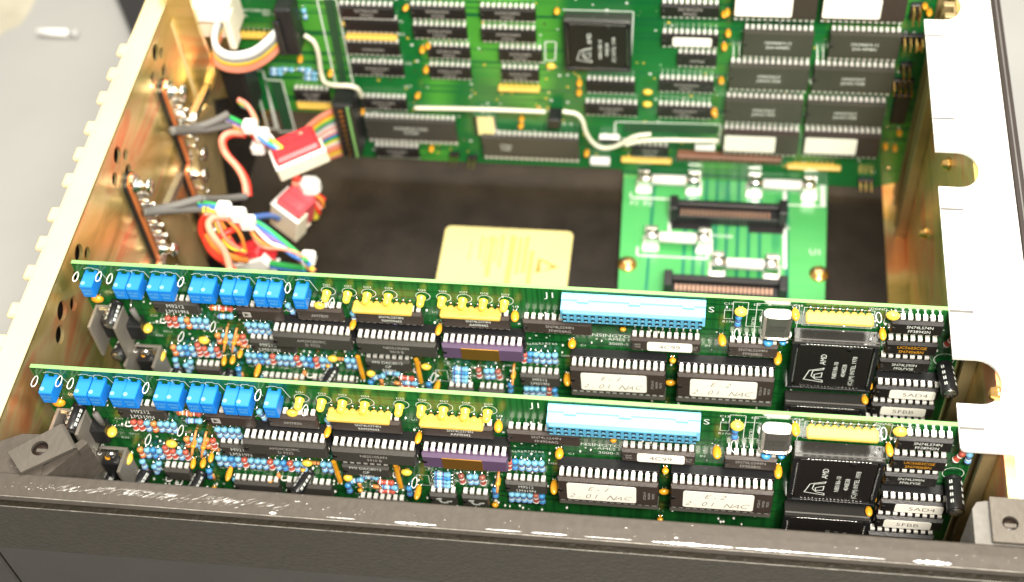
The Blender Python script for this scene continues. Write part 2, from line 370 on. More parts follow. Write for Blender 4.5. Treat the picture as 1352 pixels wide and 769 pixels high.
def resistor_me(mc, b1, b2):
    q = MB(); h = 1.35
    prof = [(-3.2, .3), (-3.05, .85), (-2.5, 1.22), (-1.8, 1.2), (-1.4, .98), (1.4, .98), (1.8, 1.2), (2.5, 1.22), (3.05, .85), (3.2, .3)]
    q.lathe(prof, mc, 'z', 10, (0, -h, 0))
    for z, bb, r in ((-2.15, b1, 1.27), (-.7, b2, 1.03), (.5, b1, 1.03), (2.2, mc, 1.27)):
        q.lathe([(z-.28, r), (z+.28, r)], bb, 'z', 10, (0, -h, 0))
    for sg in (1, -1): q.tube([(0, -h, sg*3.1), (0, -h, sg*4.1), (0, -.1, sg*4.5)], .3, M_TIN, 5, 1)
    return q
RC = {'b': (M_RB, M_BN2, M_BND), 'B': (M_RD, M_BN2, M_RB), 'r': (M_RR, M_BND, M_BN3), 'o': (M_RO, M_BN3, M_BND), 'k': (M_RK, M_BND, M_BN3)}
def resistor(B, v, x, y, col, rot=0, xz=None):
    me = cached(('res', col), lambda: mesh_of(resistor_me(*RC[col]), 'resistor'))
    X, Z = xz if xz else B.at(v, x, y, 2.0)
    o = B.put('resistor', me, X, Z); o.rotation_euler.y = rot+R.uniform(-.06, .06); return o
def res_row(B, v, x, y, cols, pitch=2.54):
    X, Z = B.at(v, x, y, 2.0)
    for i, c in enumerate(cols):
        if c != ' ': resistor(B, v, 0, 0, c, xz=(X+i*pitch, Z+R.uniform(-.2, .2)))
def bead_me(r, L, m, flat):
    q = MB(); q.lathe([(-1.2, .35), (-1.8, r*.45), (-2.6, r*.8), (-L*.62, r), (-L*.82, r*.88), (-L*.95, r*.55), (-L, r*.15)], m, 'y', 12, (0, 0, 0), sq=(1, flat))
    for sg in (1, -1): q.tube([(sg*.4, -1.8, 0), (sg*.9, 0, 0)], .22, M_TIN, 5, 0)
    return q
def bead(B, v, x, y, r=1.25, L=5.6, m=None, flat=.8, tilt=0, name='bead_capacitor', mid=None):
    m = m or M_TAN; me = cached(('bead', r, L, m.name, flat), lambda: mesh_of(bead_me(r, L, m, flat), name))
    X, Z = B.at(v, x, y, L*.6 if mid is None else mid); o = B.put(name, me, X, Z); o.rotation_euler = (R.uniform(-.12, .12), 0, tilt+R.uniform(-.1, .1)); return o
def ecap(B, v, x, y, r=2.4, L=11, tx=0, tz=0):
    r *= 1.2; L *= 1.12
    def f():
        q = MB(); q.lathe([(-.6, r*.92), (-.9, r), (-1.5, r), (-1.9, r*.9), (-2.3, r), (-L+.3, r), (-L, r*.93)], M_BLK, 'y', 18)
        q.lathe([(-L-.02, r*.80), (-L+.4, r*.8)], M_ALU, 'y', 16)
        for k in range(3):
            a = math.pi*k/3; c, s_ = math.cos(a)*r*.7, math.sin(a)*r*.7
            q.box(-r*.7, r*.7, -L-.05, -L+.1, -.12, .12, M_GREY, tf=Matrix.Rotation(a, 4, 'Y'))
        for a0 in (.5, 1.9, -1.0):             # printed stripe marks on the sleeve
            for k in range(4):
                y0 = -2.8-k*(L-4)/4
                for d in (0, .22):
                    a = a0+d; vs = []
                    for aa, yy in ((a, y0), (a+.13, y0), (a+.13, y0-1.3), (a, y0-1.3)): vs.append(((r+.04)*math.cos(aa), yy, (r+.04)*math.sin(aa)))
                    q.add(vs, [(0, 1, 2, 3)], M_WHITE)
        q.tube([(.9, -.7, 0), (.9, 0, 0)], .3, M_TIN, 5, 0); q.tube([(-.9, -.7, 0), (-.9, 0, 0)], .3, M_TIN, 5, 0)
        return q
    me = cached(('ecap', r, L), lambda: mesh_of(f(), 'electrolytic_capacitor'))
    X, Z = B.at(v, x, y, 0); o = B.put('electrolytic_capacitor', me, X, Z); o.rotation_euler = (tx, 0, tz); return o
def sip(B, v, x, y, n=9, h0=1.2, h1=5.6, m=None, L=None, xz=None):
    m = m or M_YEL; L = L or n*2.54
    def f():
        q = MB(); q.box(0, L, -h1, -h0, -2.1, 0, m, .5)
        for k in range(n):
            px = L/2+(k-(n-1)/2)*2.54; q.lathe([(-2.25, .9), (-1.9, 1.2), (-.2, 1.2), (.12, .8)], m, 'z', 8, (px, -h0-.3, 0))
            q.box(px-.3, px+.3, -h0, 0, -1.2, -.8, M_TIN); q.lathe([(0, .75), (.5, .35)], M_TIN, 'y', 8, (px, -.5, .9))
        return q
    me = cached(('sip', n, h0, h1, m.name, L), lambda: mesh_of(f(), 'resistor_network'))
    X, Z = xz if xz else B.at(v, x, y, h0); return B.put('resistor_network', me, X, Z)
def trimmer_me():
    q = MB(); q.box(0, 4.85, -8.0, -.7, -6.5, 0, M_BLUE, .3)
    for a, b in ((.1, 1.2), (3.6, 4.7)): q.box(a, b, -.8, 0, -6.1, -4.5, M_BLUE); q.box(a, b, -.8, 0, -1.6, -.2, M_BLUE)
    q.lathe([(-.1, .82), (.32, .82), (.36, .6)], M_LBLUE, 'z', 12, (1.05, -6.4, 0)); q.box(.45, 1.65, -6.48, -6.32, .35, .40, M_GREY)
    for i, t in enumerate(('W103', '9402')): text(q, t, 2.4, -8.04, -2.4-i*1.8, 1.5, M_RB)
    return q
def led_me():
    q = MB(); q.lathe([(-.6, 1.55), (-.75, 1.75), (-1.3, 1.75), (-1.45, 1.45), (-4.1, 1.4), (-4.7, 1.15), (-5.1, .7), (-5.25, .1)], M_LED, 'y', 14)
    for sg in (1, -1): q.box(sg*.9-.2, sg*.9+.2, -.7, 0, -.2, .2, M_TIN)
    return q
def wloop(B, v, x, y, rx=1.5, rz=3.0, rot=.22):
    X, Z = B.at(v, x, y, .6); q = MB()
    q.tube([(a, -rz-.1+b, .15*math.sin(i)) for i, (a, b) in enumerate(oval(0, 0, rx, rz, 12))], .17, M_NYL, 6, 1, True)
    return B.put('test_loop', mesh_of(q, 'test_loop'), X, Z)
def bar(B, v, x, y, v2, x2, y2, r, m, h=2.5, name='orange_component'):
    a = B.at(v, x, y, h); b = B.at(v2, x2, y2, h); q = MB(); d = Vector((b[0]-a[0], b[1]-a[1])); L = d.length; ang = math.atan2(d.x, -d.y)
    q.box(-r, r, -h-r, -h+r*.7, -L, 0, m, r*.6)
    for z in (-.6, -L+.6): q.box(-.25, .25, -h, 0, z-.2, z+.2, M_TIN)
    o = B.put(name, mesh_of(q, name), a[0], a[1]); o.rotation_euler.y = -ang; return o
M_PSK = mat('socket_gloss', (.03, .028, .026), .2, spec=.9, coat=.6)
def plcc(B, X, Z, lines, logo=True, W=30.2, h=7.0, top=M_ICG):
    q = MB(); t = 1.7; H = W
    q.box(0, W, -h, -.6, -t, 0, M_PSK, .25); q.box(0, W, -h, -.6, -H, -H+t, M_SOCK, .25)
    q.box(0, t, -h, -.6, -H+t, -t, M_SOCK); q.box(W-t, W, -h, -.6, -H+t, -t, M_SOCK); q.box(t, W-t, -2.6, -.6, -H+t, -t, M_SOCK)
    q.box(.3, W-.3, -h+1, -h+1.5, .0, .12, M_GREY)
    s = B.put('chip_socket', mesh_of(q, 'chip_socket'), X, Z)
    q = MB()
    for k in range(17):
        c = W/2+(k-8)*1.27
        q.box(c-.35, c+.35, -h-.04, -h+1.4, -t-.15, -t+.45, M_TIN); q.box(c-.35, c+.35, -h-.04, -h+1.4, -H+t-.45, -H+t+.15, M_TIN)
        z = -W/2+(k-8)*1.27
        q.box(t-.45, t+.15, -h-.04, -h+1.4, z-.35, z+.35, M_TIN); q.box(W-t-.15, W-t+.45, -h-.04, -h+1.4, z-.35, z+.35, M_TIN)
    q.build('contact_row', s)
    q = MB(); c = W/2-t-.25; q.box(W/2-c, W/2+c, -h+.35, -3, -W/2-c, -W/2+c, M_IC, .5)
    q.lathe([(-h+.33, 1.3), (-h+.5, 1.3)], M_SOCK, 'y', 14, (W/2+5, 0, -W/2+c-1.8))
    ch = q.build('processor_chip', s)
    q = MB(); yy = -h+.3; ang = math.pi/2
    if logo:
        def pt(a, b): return (W/2-6.5+a, -W/2-5.4+b)
        stroke(q, [pt(-2.6, -1.2), pt(-1.6, 2.6), pt(3.6, 4.6), pt(3.4, 3.6), pt(-.2, 2.6), pt(-.6, -.6), pt(1, -2.6), pt(3.6, -3.2), pt(3.8, -4.4), pt(-3.2, -3.1)], .32, yy, M_WHITE, True)
        stroke(q, [pt(.4, .2), pt(3.2, 1.6), pt(3.1, -1.2), pt(.6, -1.6)], .3, yy, M_WHITE, True)
        text(q, 'AMD', W/2-3.6, yy, -W/2+4.6, 3.0, M_WHITE, ang)
    for i, t_ in enumerate(lines): text(q, t_, W/2+1.2+i*3.1, yy, -W/2-1.8+(0 if logo else 3), 2.3, M_WHITE if logo else M_DIM, ang)
    q.build('marking', s); return s
# ------------------------------------------------------------------ main card, component side to the front
LBL1 = 'green circuit board nearest the front rail, blue trimmers along its top edge'
LBL2 = 'green circuit board second from the front rail, just behind the nearest board'
root = thing('circuit_board', LBL1, 'circuit board', (165, 0, -132), 'upright circuit boards with blue trimmers')
B = Board(root, 0)
q = MB()
q.box(0, 329, 0, 1.6, -130, -.05, M_PCB); q.box(0, 329, 0, 1.6, -.05, 0, M_EDGE)
q.box(-.05, 0, 0, 1.6, -130, -.05, M_EDGE); q.box(329, 329.05, 0, 1.6, -130, -.05, M_EDGE)
tmp = mesh_of(q, 'board_plate'); B.put('board_plate', tmp, 0, 0)
silk = MB()
def sk_text(t, v, x, y, size, rot=0, wide=1): X, Z = B.at(v, x, y, 0); text(silk, t, X, -.06, Z, size, M_WHITE, rot, -.004, wide)
TR = [('q2', 180, 70), ('q2', 400, 85), ('q2', 490, 93), ('q2', 625, 103), ('q2', 710, 112), ('z5', 780, 95), ('z5', 845, 103), ('z5', 945, 108), ('z5', 1015, 115), ('z5', 1120, 120), ('z5', 1190, 128), ('z6', 50, 62)]
tz = sum(B.at(v, x, y, .7)[1] for v, x, y in TR)/len(TR)
tme = mesh_of(trimmer_me(), 'trimmer')
for i, (v, x, y) in enumerate(TR):
    X = B.at(v, x, y, .7)[0]; B.put('trimmer', tme, X, tz)
    stroke(silk, [(X-.3, tz+.9), (X+.5, tz+.9), (X+.9, tz+1.5), (X+3.2, tz+1.5), (X+3.6, tz+.9), (X+5.2, tz+.9), (X+7.2, tz-5)], .22, -.06, M_WHITE)
lme = mesh_of(led_me(), 'led')
LD = [(218, 100), (328, 108), (430, 115), (540, 120), (713, 132), (822, 140), (930, 145), (1038, 150), (1148, 155)]
lz = sum(B.at('z6', x, y, .3)[1] for x, y in LD)/9
for i, (x, y) in enumerate(LD):
    X = B.at('z6', x, y, .3)[0]; B.put('led', lme, X-.5, lz)
    stroke(silk, oval(X, lz, 2.7, 2.5), .22, -.06, M_WHITE, True); text(silk, 'DS%d' % (i+1), X, -.06, lz+3.6, 1.5, M_WHITE, 0, -.004, 1.2)
# blue edge connector with two rows of contacts
X, Z = B.at('z7', 240, 88, .3); X2 = B.at('z7', 998, 128, .3)[0]; L = X2-X
q = MB(); H = 9.2; T = 5.6
q.box(0, L, -H+1.4, -.3, -T, 0, M_LBLUE, .2); q.box(.9, L-1.2, -H+.1, -H+1.4, -T+.1, -.15, M_MBLUE, .15)
q.box(0, L, -3.4, -.3, 0, .5, M_LBLUE)
for t in (.11, .47, .84): q.box(L*t, L*t+4.2, -4.3, -3.35, .02, .5, M_LBLUE); q.box(L*t+.2, L*t+4, -4.6, -4.3, .0, .06, M_MBLUE)
for k in range(20):
    cx = L/2+(k-9.5)*2.54
    for zz in (-1.65, -4.1): q.box(cx-.72, cx+.72, -H+.02, -H+.2, zz-.72, zz+.72, M_SOCK); q.box(cx-.5, cx+.5, -H-.02, -H+.1, zz-.78, zz-.28, M_LBLUE)
o = B.put('edge_connector', mesh_of(q, 'edge_connector'), X, Z)
sk_text('J1', 'z7', 180, 97, 4.6, 0, 1.2); sk_text('S', 'z7', 1025, 178, 4.6, 0, 1.2)
text(silk, 'KENSINGTON', *[(a, -.06, b) for a, b in [B.at('z7', 490, 292, 0)]][0], 2.6, M_WHITE, 0, -.004, 1.25)
sk_text('AMES R', 'z7', 545, 312, 2.3, 0, 1.2); sk_text('3000-5', 'z7', 540, 332, 2.3, 0, 1.2)
for t, v, x, y in (('U1', 'z6', 778, 205), ('U28', 'z7', 262, 383), ('C1', 'z7', 355, 335), ('C3', 'z6', 800, 245), ('IN', 'z7', 1005, 347), ('TP9', 'z7', 1210, 300), ('C13', 'z7', 1115, 150), ('C12', 'z7', 1118, 178), ('R170', 'z7', 1112, 235),
                   ('C18', 'z8', 236, 90), ('DGND', 'z8', 660, 113), ('C19', 'z8', 812, 130), ('R6', 'q6', 465, 215), ('R8', 'q6', 515, 215), ('R7', 'q6', 568, 215), ('R2', 'q6', 622, 215), ('R9', 'q6', 678, 220), ('U3', 'z6', 1200, 185),
                   ('CR25', 'q2', 668, 393), ('C29', 'q2', 660, 350), ('TP11', 'q3', 95, 292), ('R34', 'q2', 700, 470), ('UAI', 'z6', 1165, 460), ('D0', 'z7', 1265, 158), ('X', 'z8', 85, 85)):
    sk_text(t, v, x, y, 1.7, 0, 1.15)
sk_text('30CR1', 'z7', 1247, 235, 2.0, math.pi/2)
for v, x0, y0, x1, y1 in (('z7', 1215, 178, 1285, 262), ('z7', 1095, 180, 1135, 222), ('z8', 20, 75, 215, 250), ('z8', 268, 98, 618, 205), ('z8', 700, 120, 775, 185), ('z7', 1142, 142, 1215, 200), ('q5', 650, 395, 760, 480)):
    a = B.at(v, x0, y0, 0); b = B.at(v, x1, y1, 0); stroke(silk, [a, (b[0], a[1]), b, (a[0], b[1])], .22, -.06, M_WHITE, True)
a = B.at('z8', 1000, 356, 0); stroke(silk, oval(a[0], a[1], 3.6, 3.6), .25, -.06, M_WHITE, True)
a = B.at('z5', 1240, 240, 0); stroke(silk, oval(a[0], a[1], 3.2, 3.2), .25, -.06, M_WHITE, True)
# chips
dip(B, 'z6', 0, 0, 7, xz=(B.at('z6', 75, 190, 3)[0], B.at('z6', 300, 183, 3)[1]), lines=['AM7830'], tsize=1.5, m=M_ICB, ink=M_DIM)
for lx, ly, st in ((690, 205, ('SN74LS374N', '9AM39443')), (1150, 232, ('SN74LS374N', 'AAM9442'))):
    X, Z = B.at('z6', lx, ly, 3.0); dip(B, '', 0, 0, 10, xz=(X-9*2.54, Z), lines=st, tsize=1.35, tx=1, ink=M_WHITE, m=M_ICB)
    CH = CACHE
X, Z = B.at('z6', 350, 148, 1.2); sip(B, '', 0, 0, 9, xz=(X, Z), L=22.6); X, Z2 = B.at('z6', 808, 180, 1.2); sip(B, '', 0, 0, 9, xz=(X, Z), L=22.6)
sip(B, 'z8', 275, 118, 9, L=23.4)
X, Z = B.at('q2', 660, 285, 4.7)
dip(B, '', 0, 0, 7, xz=(B.at('q2', 650, 320, 4.7)[0]+1.6, Z+.5), lines=['M9212', 'LM319N'], tsize=2.0, tx=0, ink=M_WHITE, m=M_ICG)
X, Z = B.at('z5', 1005, 258, 4.7)
o = dip(B, '', 0, 0, 7, xz=(X+1.6, Z+.4), m=M_ICB)
q = MB(); q.add([(-6.6, -4.75, 1.8), (-3.4, -4.75, 1.8), (-3.4, -4.75, -1.3), (-6.6, -4.75, -1.3)], [(0, 1, 2, 3)], M_DIM); q.add([(-5.9, -4.8, 1.2), (-4.1, -4.8, .2), (-5.9, -4.8, -.8)], [(0, 1, 2)], M_ICB); q.build('marking', o)
dip(B, 'q3', 740, 352, 7, lines=['M9212', 'LM319N'], tsize=1.9, tx=-1.5, ink=M_WHITE, m=M_ICG)
def sk24(v, x, y, m, lines): return dip(B, v, x, y, 12, 8.6, 3.0, True, m, lines, 1.5, 0, M_DIM, thick=3.8)
sk24('q4', 140, 205, M_ICG, ['AM29C827PC', 'D 9322']); sk24('z6', 385, 328, M_ICG, ['N82S105AN', '9410 B'])
o = sk24('z6', 833, 355, M_PURP, None)
q = MB(); q.box(-8, 6.5, -9.98, -9.6, -3.45, 3.45, M_GOLD, .12); q.build('gold_lid', o)
dip(B, 'q6', 440, 30, 10, lines=['SN74LS244N', 'FF4954AG'], tsize=1.5, tx=1, m=M_ICB)
o = dip(B, 'z7', 622, 300, 10, h=3.4, lines=None, m=M_ICB, sticker=(1.0, 16.5, 5.3, [('4C99', 0, -.1, 0)], 3.3, M_PENCIL, 1.1))
q = MB(); text(q, 'AM\nSIG', -10.2, -5.2, 0, 1.5, M_DIM); text(q, 'A15\nPC', 10.6, -5.2, 0, 1.5, M_DIM); q.build('marking', o)
def eprom(v, x, y, t1, sx):
    o = dip(B, v, x, y, 14, 15.24, 3.2, True, M_ICB, thick=3.4, sticker=(sx, 24.8, 11.0, [(t1, -1, 2.5, .35), ('2.01 NAC', -.5, -2.7, .35)], 3.9, M_PENCIL, 1.25))
    q = MB(); text(q, '27C256-15', 13.2, -9.55, 0, 1.25, M_DIM, math.pi/2); text(q, 'HN1024', 14.8, -9.55, 0, 1.25, M_DIM, math.pi/2); text(q, 'MSC92', 16.3, -9.55, 0, 1.25, M_DIM, math.pi/2); q.build('marking', o)
eprom('z7', 305, 440, 'E-1', -2.2); eprom('z7', 868, 478, 'E-2', -1.0)
dip(B, 'z7', 1135, 335, 7, lines=['SN74LS244N', 'FF950BG'], tsize=1.5, m=M_ICB)
X, Z = B.at('z8', 748, 165, 3); dip(B, '', 0, 0, 7, xz=(X, Z), lines=['SN74LS74N', 'FF38942N'], tsize=1.45, tx=1, ink=M_WHITE)
X, Z = B.at('z8', 722, 262, 3); dip(B, '', 0, 0, 7, xz=(X, Z), lines=['UC5603CGE', 'SN7406BN'], tsize=1.5, tx=0, ink=M_TAN)
X, Z = B.at('z8', 683, 342, 3); dip(B, '', 0, 0, 7, xz=(X, Z), lines=['SN74LS90N', 'FF0LFVSE'], tsize=1.4, tx=0, ink=M_WHITE)
dip(B, 'z8', 665, 476, 9, h=1.8, sock=True, sticker=(1.6, 16.4, 5.2, [('5AD4', 1, -.1, 0)], 3.2, M_PENCIL, 1.2))
dip(B, 'z8', 640, 556, 9, h=1.8, sock=True, sticker=(-.5, 16.4, 5.2, [('5FBB', 0, -.1, 0)], 3.2, M_PENCIL, 1.2))
dip(B, 'z8', 600, 636, 9, h=1.8, sock=True)
# small analogue chips along the bottom
for v, x, y, n, li in (('q3', 335, 530, 4, None), ('q4', 75, 510, 7, None), ('q4', 450, 530, 7, None), ('q5', 95, 298, 7, ('PMI DAC8012', 'GP', '9348H')), ('q5', 230, 575, 7, None), ('q5', 780, 525, 4, ('~',)), ('q6', 85, 540, 4, ('~',)), ('q6', 425, 430, 6, ('M9212', 'LM319N'))):
    o = dip(B, v, x, y, n, lines=li if li and len(li) > 1 else None, tsize=1.6, ink=M_WHITE, m=M_ICG)
    if li and len(li) == 1:
        q = MB(); stroke(q, [(-2.2, 1.2), (-.8, 1.6), (-1.4, .2), (-.6, -1.2), (1.2, -1.3), (1.8, -.3), (3, 0)], .8, -4.8, M_WHITE); q.build('marking', o)
X, Z = B.at('z8', 213, 192, .6); plcc(B, X, Z, ('N80186-10', '4048S38', '(C)(M) INTEL 1978'))
X, Z = B.at('z8', 165, 485, .6); plcc(B, X, Z, ('ACB4081', 'A5206-1', '9318FA'), logo=False)
# crystal can lying flat, base flange at its lower end
M_CAN = mat('crystal_can', (.50, .47, .42), .22, .85)
X, Z = B.at('z8', 55, 95, .5); q = MB(); cx = 5.1
def stad(w, t, n=6):
    P = []
    for s0, c in ((1, w/2-t/2), (-1, -w/2+t/2)):
        for k in range(n+1): a = -math.pi/2+math.pi*k/n; P.append((c+s0*math.cos(a)*t/2, s0*math.sin(a)*t/2))
    return P
for w, t, z0, z1, mm in ((10.2, 4.6, -12.2, -.3, M_CAN), (9.6, 4.0, -.3, 0, M_CAN), (11.4, 5.4, -13, -12.2, M_TIN)):
    q.prism([(cx+a, -3-b) for a, b in stad(w, t)], z0, z1, mm, 'z')
text(q, '20.0000\nCP125', cx, -5.35, -6.3, 2.0, M_INK)
B.put('crystal', mesh_of(q, 'crystal'), X, Z)
for x in (75, 148): bead(B, 'z8', x, 260, 1.9 if x < 100 else 1.4, 5.2, M_RD, .6, name='disc_capacitor')
# resistors
res_row(B, 'q3', 97, 238, 'rrbobbb'); res_row(B, 'q3', 705, 288, 'bbbb'); res_row(B, 'q3', 480, 360, 'o bor'); res_row(B, 'q3', 145, 435, 'obBb'); res_row(B, 'q3', 335, 445, 'rrbr')
res_row(B, 'q3', 710, 497, 'bbBbrbbbrbBrbb'); res_row(B, 'q4', 700, 432, 'bb'); res_row(B, 'q6', 472, 330, 'Bbbbb', 2.45); res_row(B, 'q6', 447, 578, 'bbbbkB', 2.3)
for v, x, y, c, r in (('q3', 525, 208, 'b', 1.57), ('q3', 270, 535, 'b', .2), ('q3', 640, 590, 'B', .1), ('q4', 250, 55, 'b', -.3), ('q4', 880, 585, 'B', 0), ('q4', 935, 530, 'b', 1.2), ('q5', 290, 425, 'b', 1.6), ('q5', 410, 468, 'r', 1.57),
                      ('q5', 440, 505, 'b', 1.6), ('q5', 420, 535, 'r', 1.55), ('q5', 850, 405, 'b', 1.57), ('q5', 850, 430, 'B', 1.57), ('q5', 850, 460, 'b', 1.57), ('q5', 850, 490, 'b', 1.57), ('q5', 595, 535, 'B', .05),
                      ('q6', 57, 440, 'k', 0), ('q6', 123, 445, 'b', 0), ('q6', 165, 445, 'b', 0), ('q6', 220, 452, 'k', 0), ('q6', 318, 550, 'B', 0), ('q6', 428, 330, 'r', .1), ('z7', 1165, 243, 'B', 0), ('z8', 1030, 283, 'r', .3), ('z8', 1078, 288, 'b', -.1),
                      ('q3', 460, 150, 'o', 1.57), ('q3', 520, 155, 'r', 1.57)):
    resistor(B, v, x, y, c, r)
# bead and tantalum capacitors
for v, x, y, r, L in (('z6', 352, 265, 1.25, 7), ('z6', 802, 295, 1.25, 7), ('z6', 1190, 235, 1.6, 6.5), ('z7', 295, 330, 1.6, 6), ('z7', 265, 500, 1.5, 7.5), ('z7', 562, 265, 1.3, 3.6), ('z7', 818, 412, 1.3, 4.5), ('z7', 795, 655, 1.2, 4), ('z7', 1072, 330, 1.6, 7),
                      ('z8', 215, 140, 1.5, 7), ('z8', 135, 345, 1.5, 7), ('z8', 678, 240, 1.35, 7), ('z8', 652, 322, .9, 5), ('z8', 627, 400, 1, 5.5), ('z8', 603, 470, 1.1, 6), ('z8', 578, 545, 1.35, 6), ('z8', 552, 620, 1, 6),
                      ('z5', 463, 308, 2.0, 4.5), ('z5', 550, 460, 1.8, 6), ('z5', 955, 492, 1.1, 6), ('z5', 1003, 492, 1.2, 6), ('z5', 1043, 465, 1.1, 6), ('z5', 1138, 545, 1.2, 8), ('q5', 665, 540, 1.3, 8), ('q6', 318, 625, 1.4, 4)):
    bead(B, v, x, y, r, L)
for v, x, y, r, L, fl in (('z7', 1178, 195, 2.4, 5.5, .7), ('z7', 812, 520, 2.1, 4.0, .7), ('z8', 738, 148, 2.5, 5, .8), ('z5', 290, 190, 2.6, 4.6, .8), ('z5', 552, 338, 2.0, 6.2, .8), ('z5', 635, 472, 1.9, 7, .9), ('z5', 855, 395, 2.4, 4.8, .8), ('z6', 250, 415, 2.2, 4.5, .7),
                          ('z6', 448, 490, 1.9, 4.5, .9), ('z6', 740, 462, 2.2, 4.4, .7), ('z6', 172, 165, 2.3, 4.5, .8)):
    bead(B, v, x, y, r, L, M_YTAN if (v, x) not in (('z5', 290), ('z7', 812)) else M_TAN, fl, name='tantalum_capacitor')
bar(B, 'z6', 376, 405, 'z6', 412, 515, .95, M_TAN, 3); bar(B, 'z6', 682, 422, 'z6', 712, 540, .95, M_TAN, 3)
for v, x, y, x2, y2 in (('q3', 545, 270, 515, 410), ('q3', 618, 280, 588, 420), ('q6', 348, 365, 338, 490)):
    a = B.at(v, x, y, .5); b = B.at(v, x2, y2, 5.0); q = MB(); q.tube([(0, -.3, 0), (0, -2, .2), (b[0]-a[0], -7, b[1]-a[1]-1)], .5, M_RO, 7, 1); q.lathe([(-5.4, .5), (-5, .95), (-2.2, .95), (-1.8, .5)], M_TAN, 'y', 8, ((b[0]-a[0])*.6, 0, (b[1]-a[1])*.6-.4))
    B.put('stand_off_diode', mesh_of(q, 'stand_off_diode'), a[0], a[1])
# electrolytics, diode, heat sinks
ecap(B, 'q2', 415, 255, 2.2, 10, .15, -.1); ecap(B, 'q2', 520, 440, 2.6, 12, 0, -.1); ecap(B, 'z8', 1000, 375, 2.5, 12.5); ecap(B, 'q2', 655, 620, 2.0, 9, .2, -.25)
ecap(B, 'q3', 195, 535, 2.4, 9, .1, -.3); ecap(B, 'q3', 590, 560, 2.0, 9.5, .1, -.25); ecap(B, 'q4', 605, 440, 2.0, 10, .05, -.35); ecap(B, 'q3', 30, 600, 2.2, 9, .1, 0)
X, Z = B.at('q2', 530, 350, 4); q = MB(); q.lathe([(-3.6, .5), (-3.4, 1.2), (3.4, 1.2), (3.6, .5)], M_GREY, 'z', 10, (0, -4, 0)); q.tube([(0, -4, 3.5), (0, -4, 5), (0, 0, 5.6)], .35, M_TIN, 5, 1); q.tube([(0, -4, -3.5), (0, -4, -5), (0, 0, -5.6)], .35, M_TIN, 5, 1)
o = B.put('diode', mesh_of(q, 'diode'), X, Z); o.rotation_euler.y = -.1
def sink(X, Z, w, hh, d):
    q = MB(); t = 1.3
    q.box(0, w, -2-t, -2, -hh, 0, M_SINK, .2); q.box(0, t, -d, -2-t, -hh, 0, M_SINK, .2); q.box(w-t, w, -d, -2-t, -hh, 0, M_SINK, .2)
    o = B.put('heatsink', mesh_of(q, 'heatsink'), X, Z)
    q = MB(); q.box(w/2-3.6, w/2+3.6, -7.5, -2-t, -hh*.75, -hh*.2, M_BLK, .4); q.box(w/2-3.6, w/2+3.6, -4.6, -2-t, -hh*.2, -hh*.2+4, M_TIN, .2); q.lathe([(-5.6, 1.6), (-3.4, 1.6)], M_TIN, 'y', 12, (w/2, 0, -hh*.2+2)); q.build('regulator', o)
X, Z = B.at('q2', 275, 295, 3); sink(X-1, Z, 11.5, 19, 13); sink(X+6, Z-25, 13, 20, 13)
X0, Z0 = X, Z; q = MB()
q.box(0, 9, -6.5, -.5, -9, 0, M_BLK, .5); B.put('relay', mesh_of(q, 'relay'), *B.at('q2', 415, 415, 6))
for v, x, y in (('z5', 180, 92), ('z5', 300, 92), ('z5', 357, 103), ('z5', 730, 125), ('z5', 1285, 160), ('z8', 655, 160), ('q3', 440, 262), ('q3', 205, 328), ('z6', 240, 160), ('q5', 640, 450), ('z7', 1160, 300), ('q2', 555, 545), ('q2', 625, 660)):
    wloop(B, v, x, y-25 if y > 40 else y, .95, 2.4)
for i in range(46):                        # small disc and glass parts crowded between the rows
    x = R.uniform(24, 128); z = R.uniform(-74, -20); k = i % 4
    if k == 0:
        def f():
            q = MB(); q.lathe([(-1.7, .5), (-1.5, .8), (1.5, .8), (1.7, .5)], M_RO, 'x', 8, (0, -1, 0)); q.tube([(-1.6, -1, 0), (-2.8, -1, 0), (-3, 0, 0)], .25, M_TIN, 5, 1); q.tube([(1.6, -1, 0), (2.8, -1, 0), (3, 0, 0)], .25, M_TIN, 5, 1); q.lathe([(.6, .84), (1, .84)], M_BLK, 'x', 8, (0, -1, 0)); return q
        o = B.put('glass_diode', cached('gd', lambda: mesh_of(f(), 'glass_diode')), x, z); o.rotation_euler.y = R.choice((0, 1.57, .2))
    elif k == 1: bead(B, '', 0, 0, 0, 0) if False else None; me = cached(('bead', 1.1, 3.4, 'x'), lambda: mesh_of(bead_me(1.1, 3.4, M_TAN, .7), 'bead_capacitor')); o = B.put('bead_capacitor', me, x, z); o.rotation_euler.z = R.uniform(-.3, .3)
    elif k == 2: resistor(B, '', 0, 0, R.choice('bbr'), R.choice((0, 1.57)), xz=(x, z))
    else:
        def g():
            q = MB(); q.tube([(-1.2, 0, 0), (-1.2, -2.2, 0), (1.2, -2.2, 0), (1.2, 0, 0)], .3, M_PIN, 6, 1); return q
        B.put('jumper_link', cached('jl', lambda: mesh_of(g(), 'jumper_link')), x, z)
q = MB()
for k in range(330):
    x = R.uniform(22, 180) if k < 240 else R.uniform(180, 322); z = R.uniform(-78, -14) if k < 240 else R.uniform(-76, -4); r = R.uniform(.35, .62)
    q.lathe([(0, r), (-.3, r*.8), (-.7, r*.3)], M_PIN, 'y', 6, (x, 0, z))
B.put('solder_joints', mesh_of(q, 'solder_joints'), 0, 0)['kind'] = 'stuff'
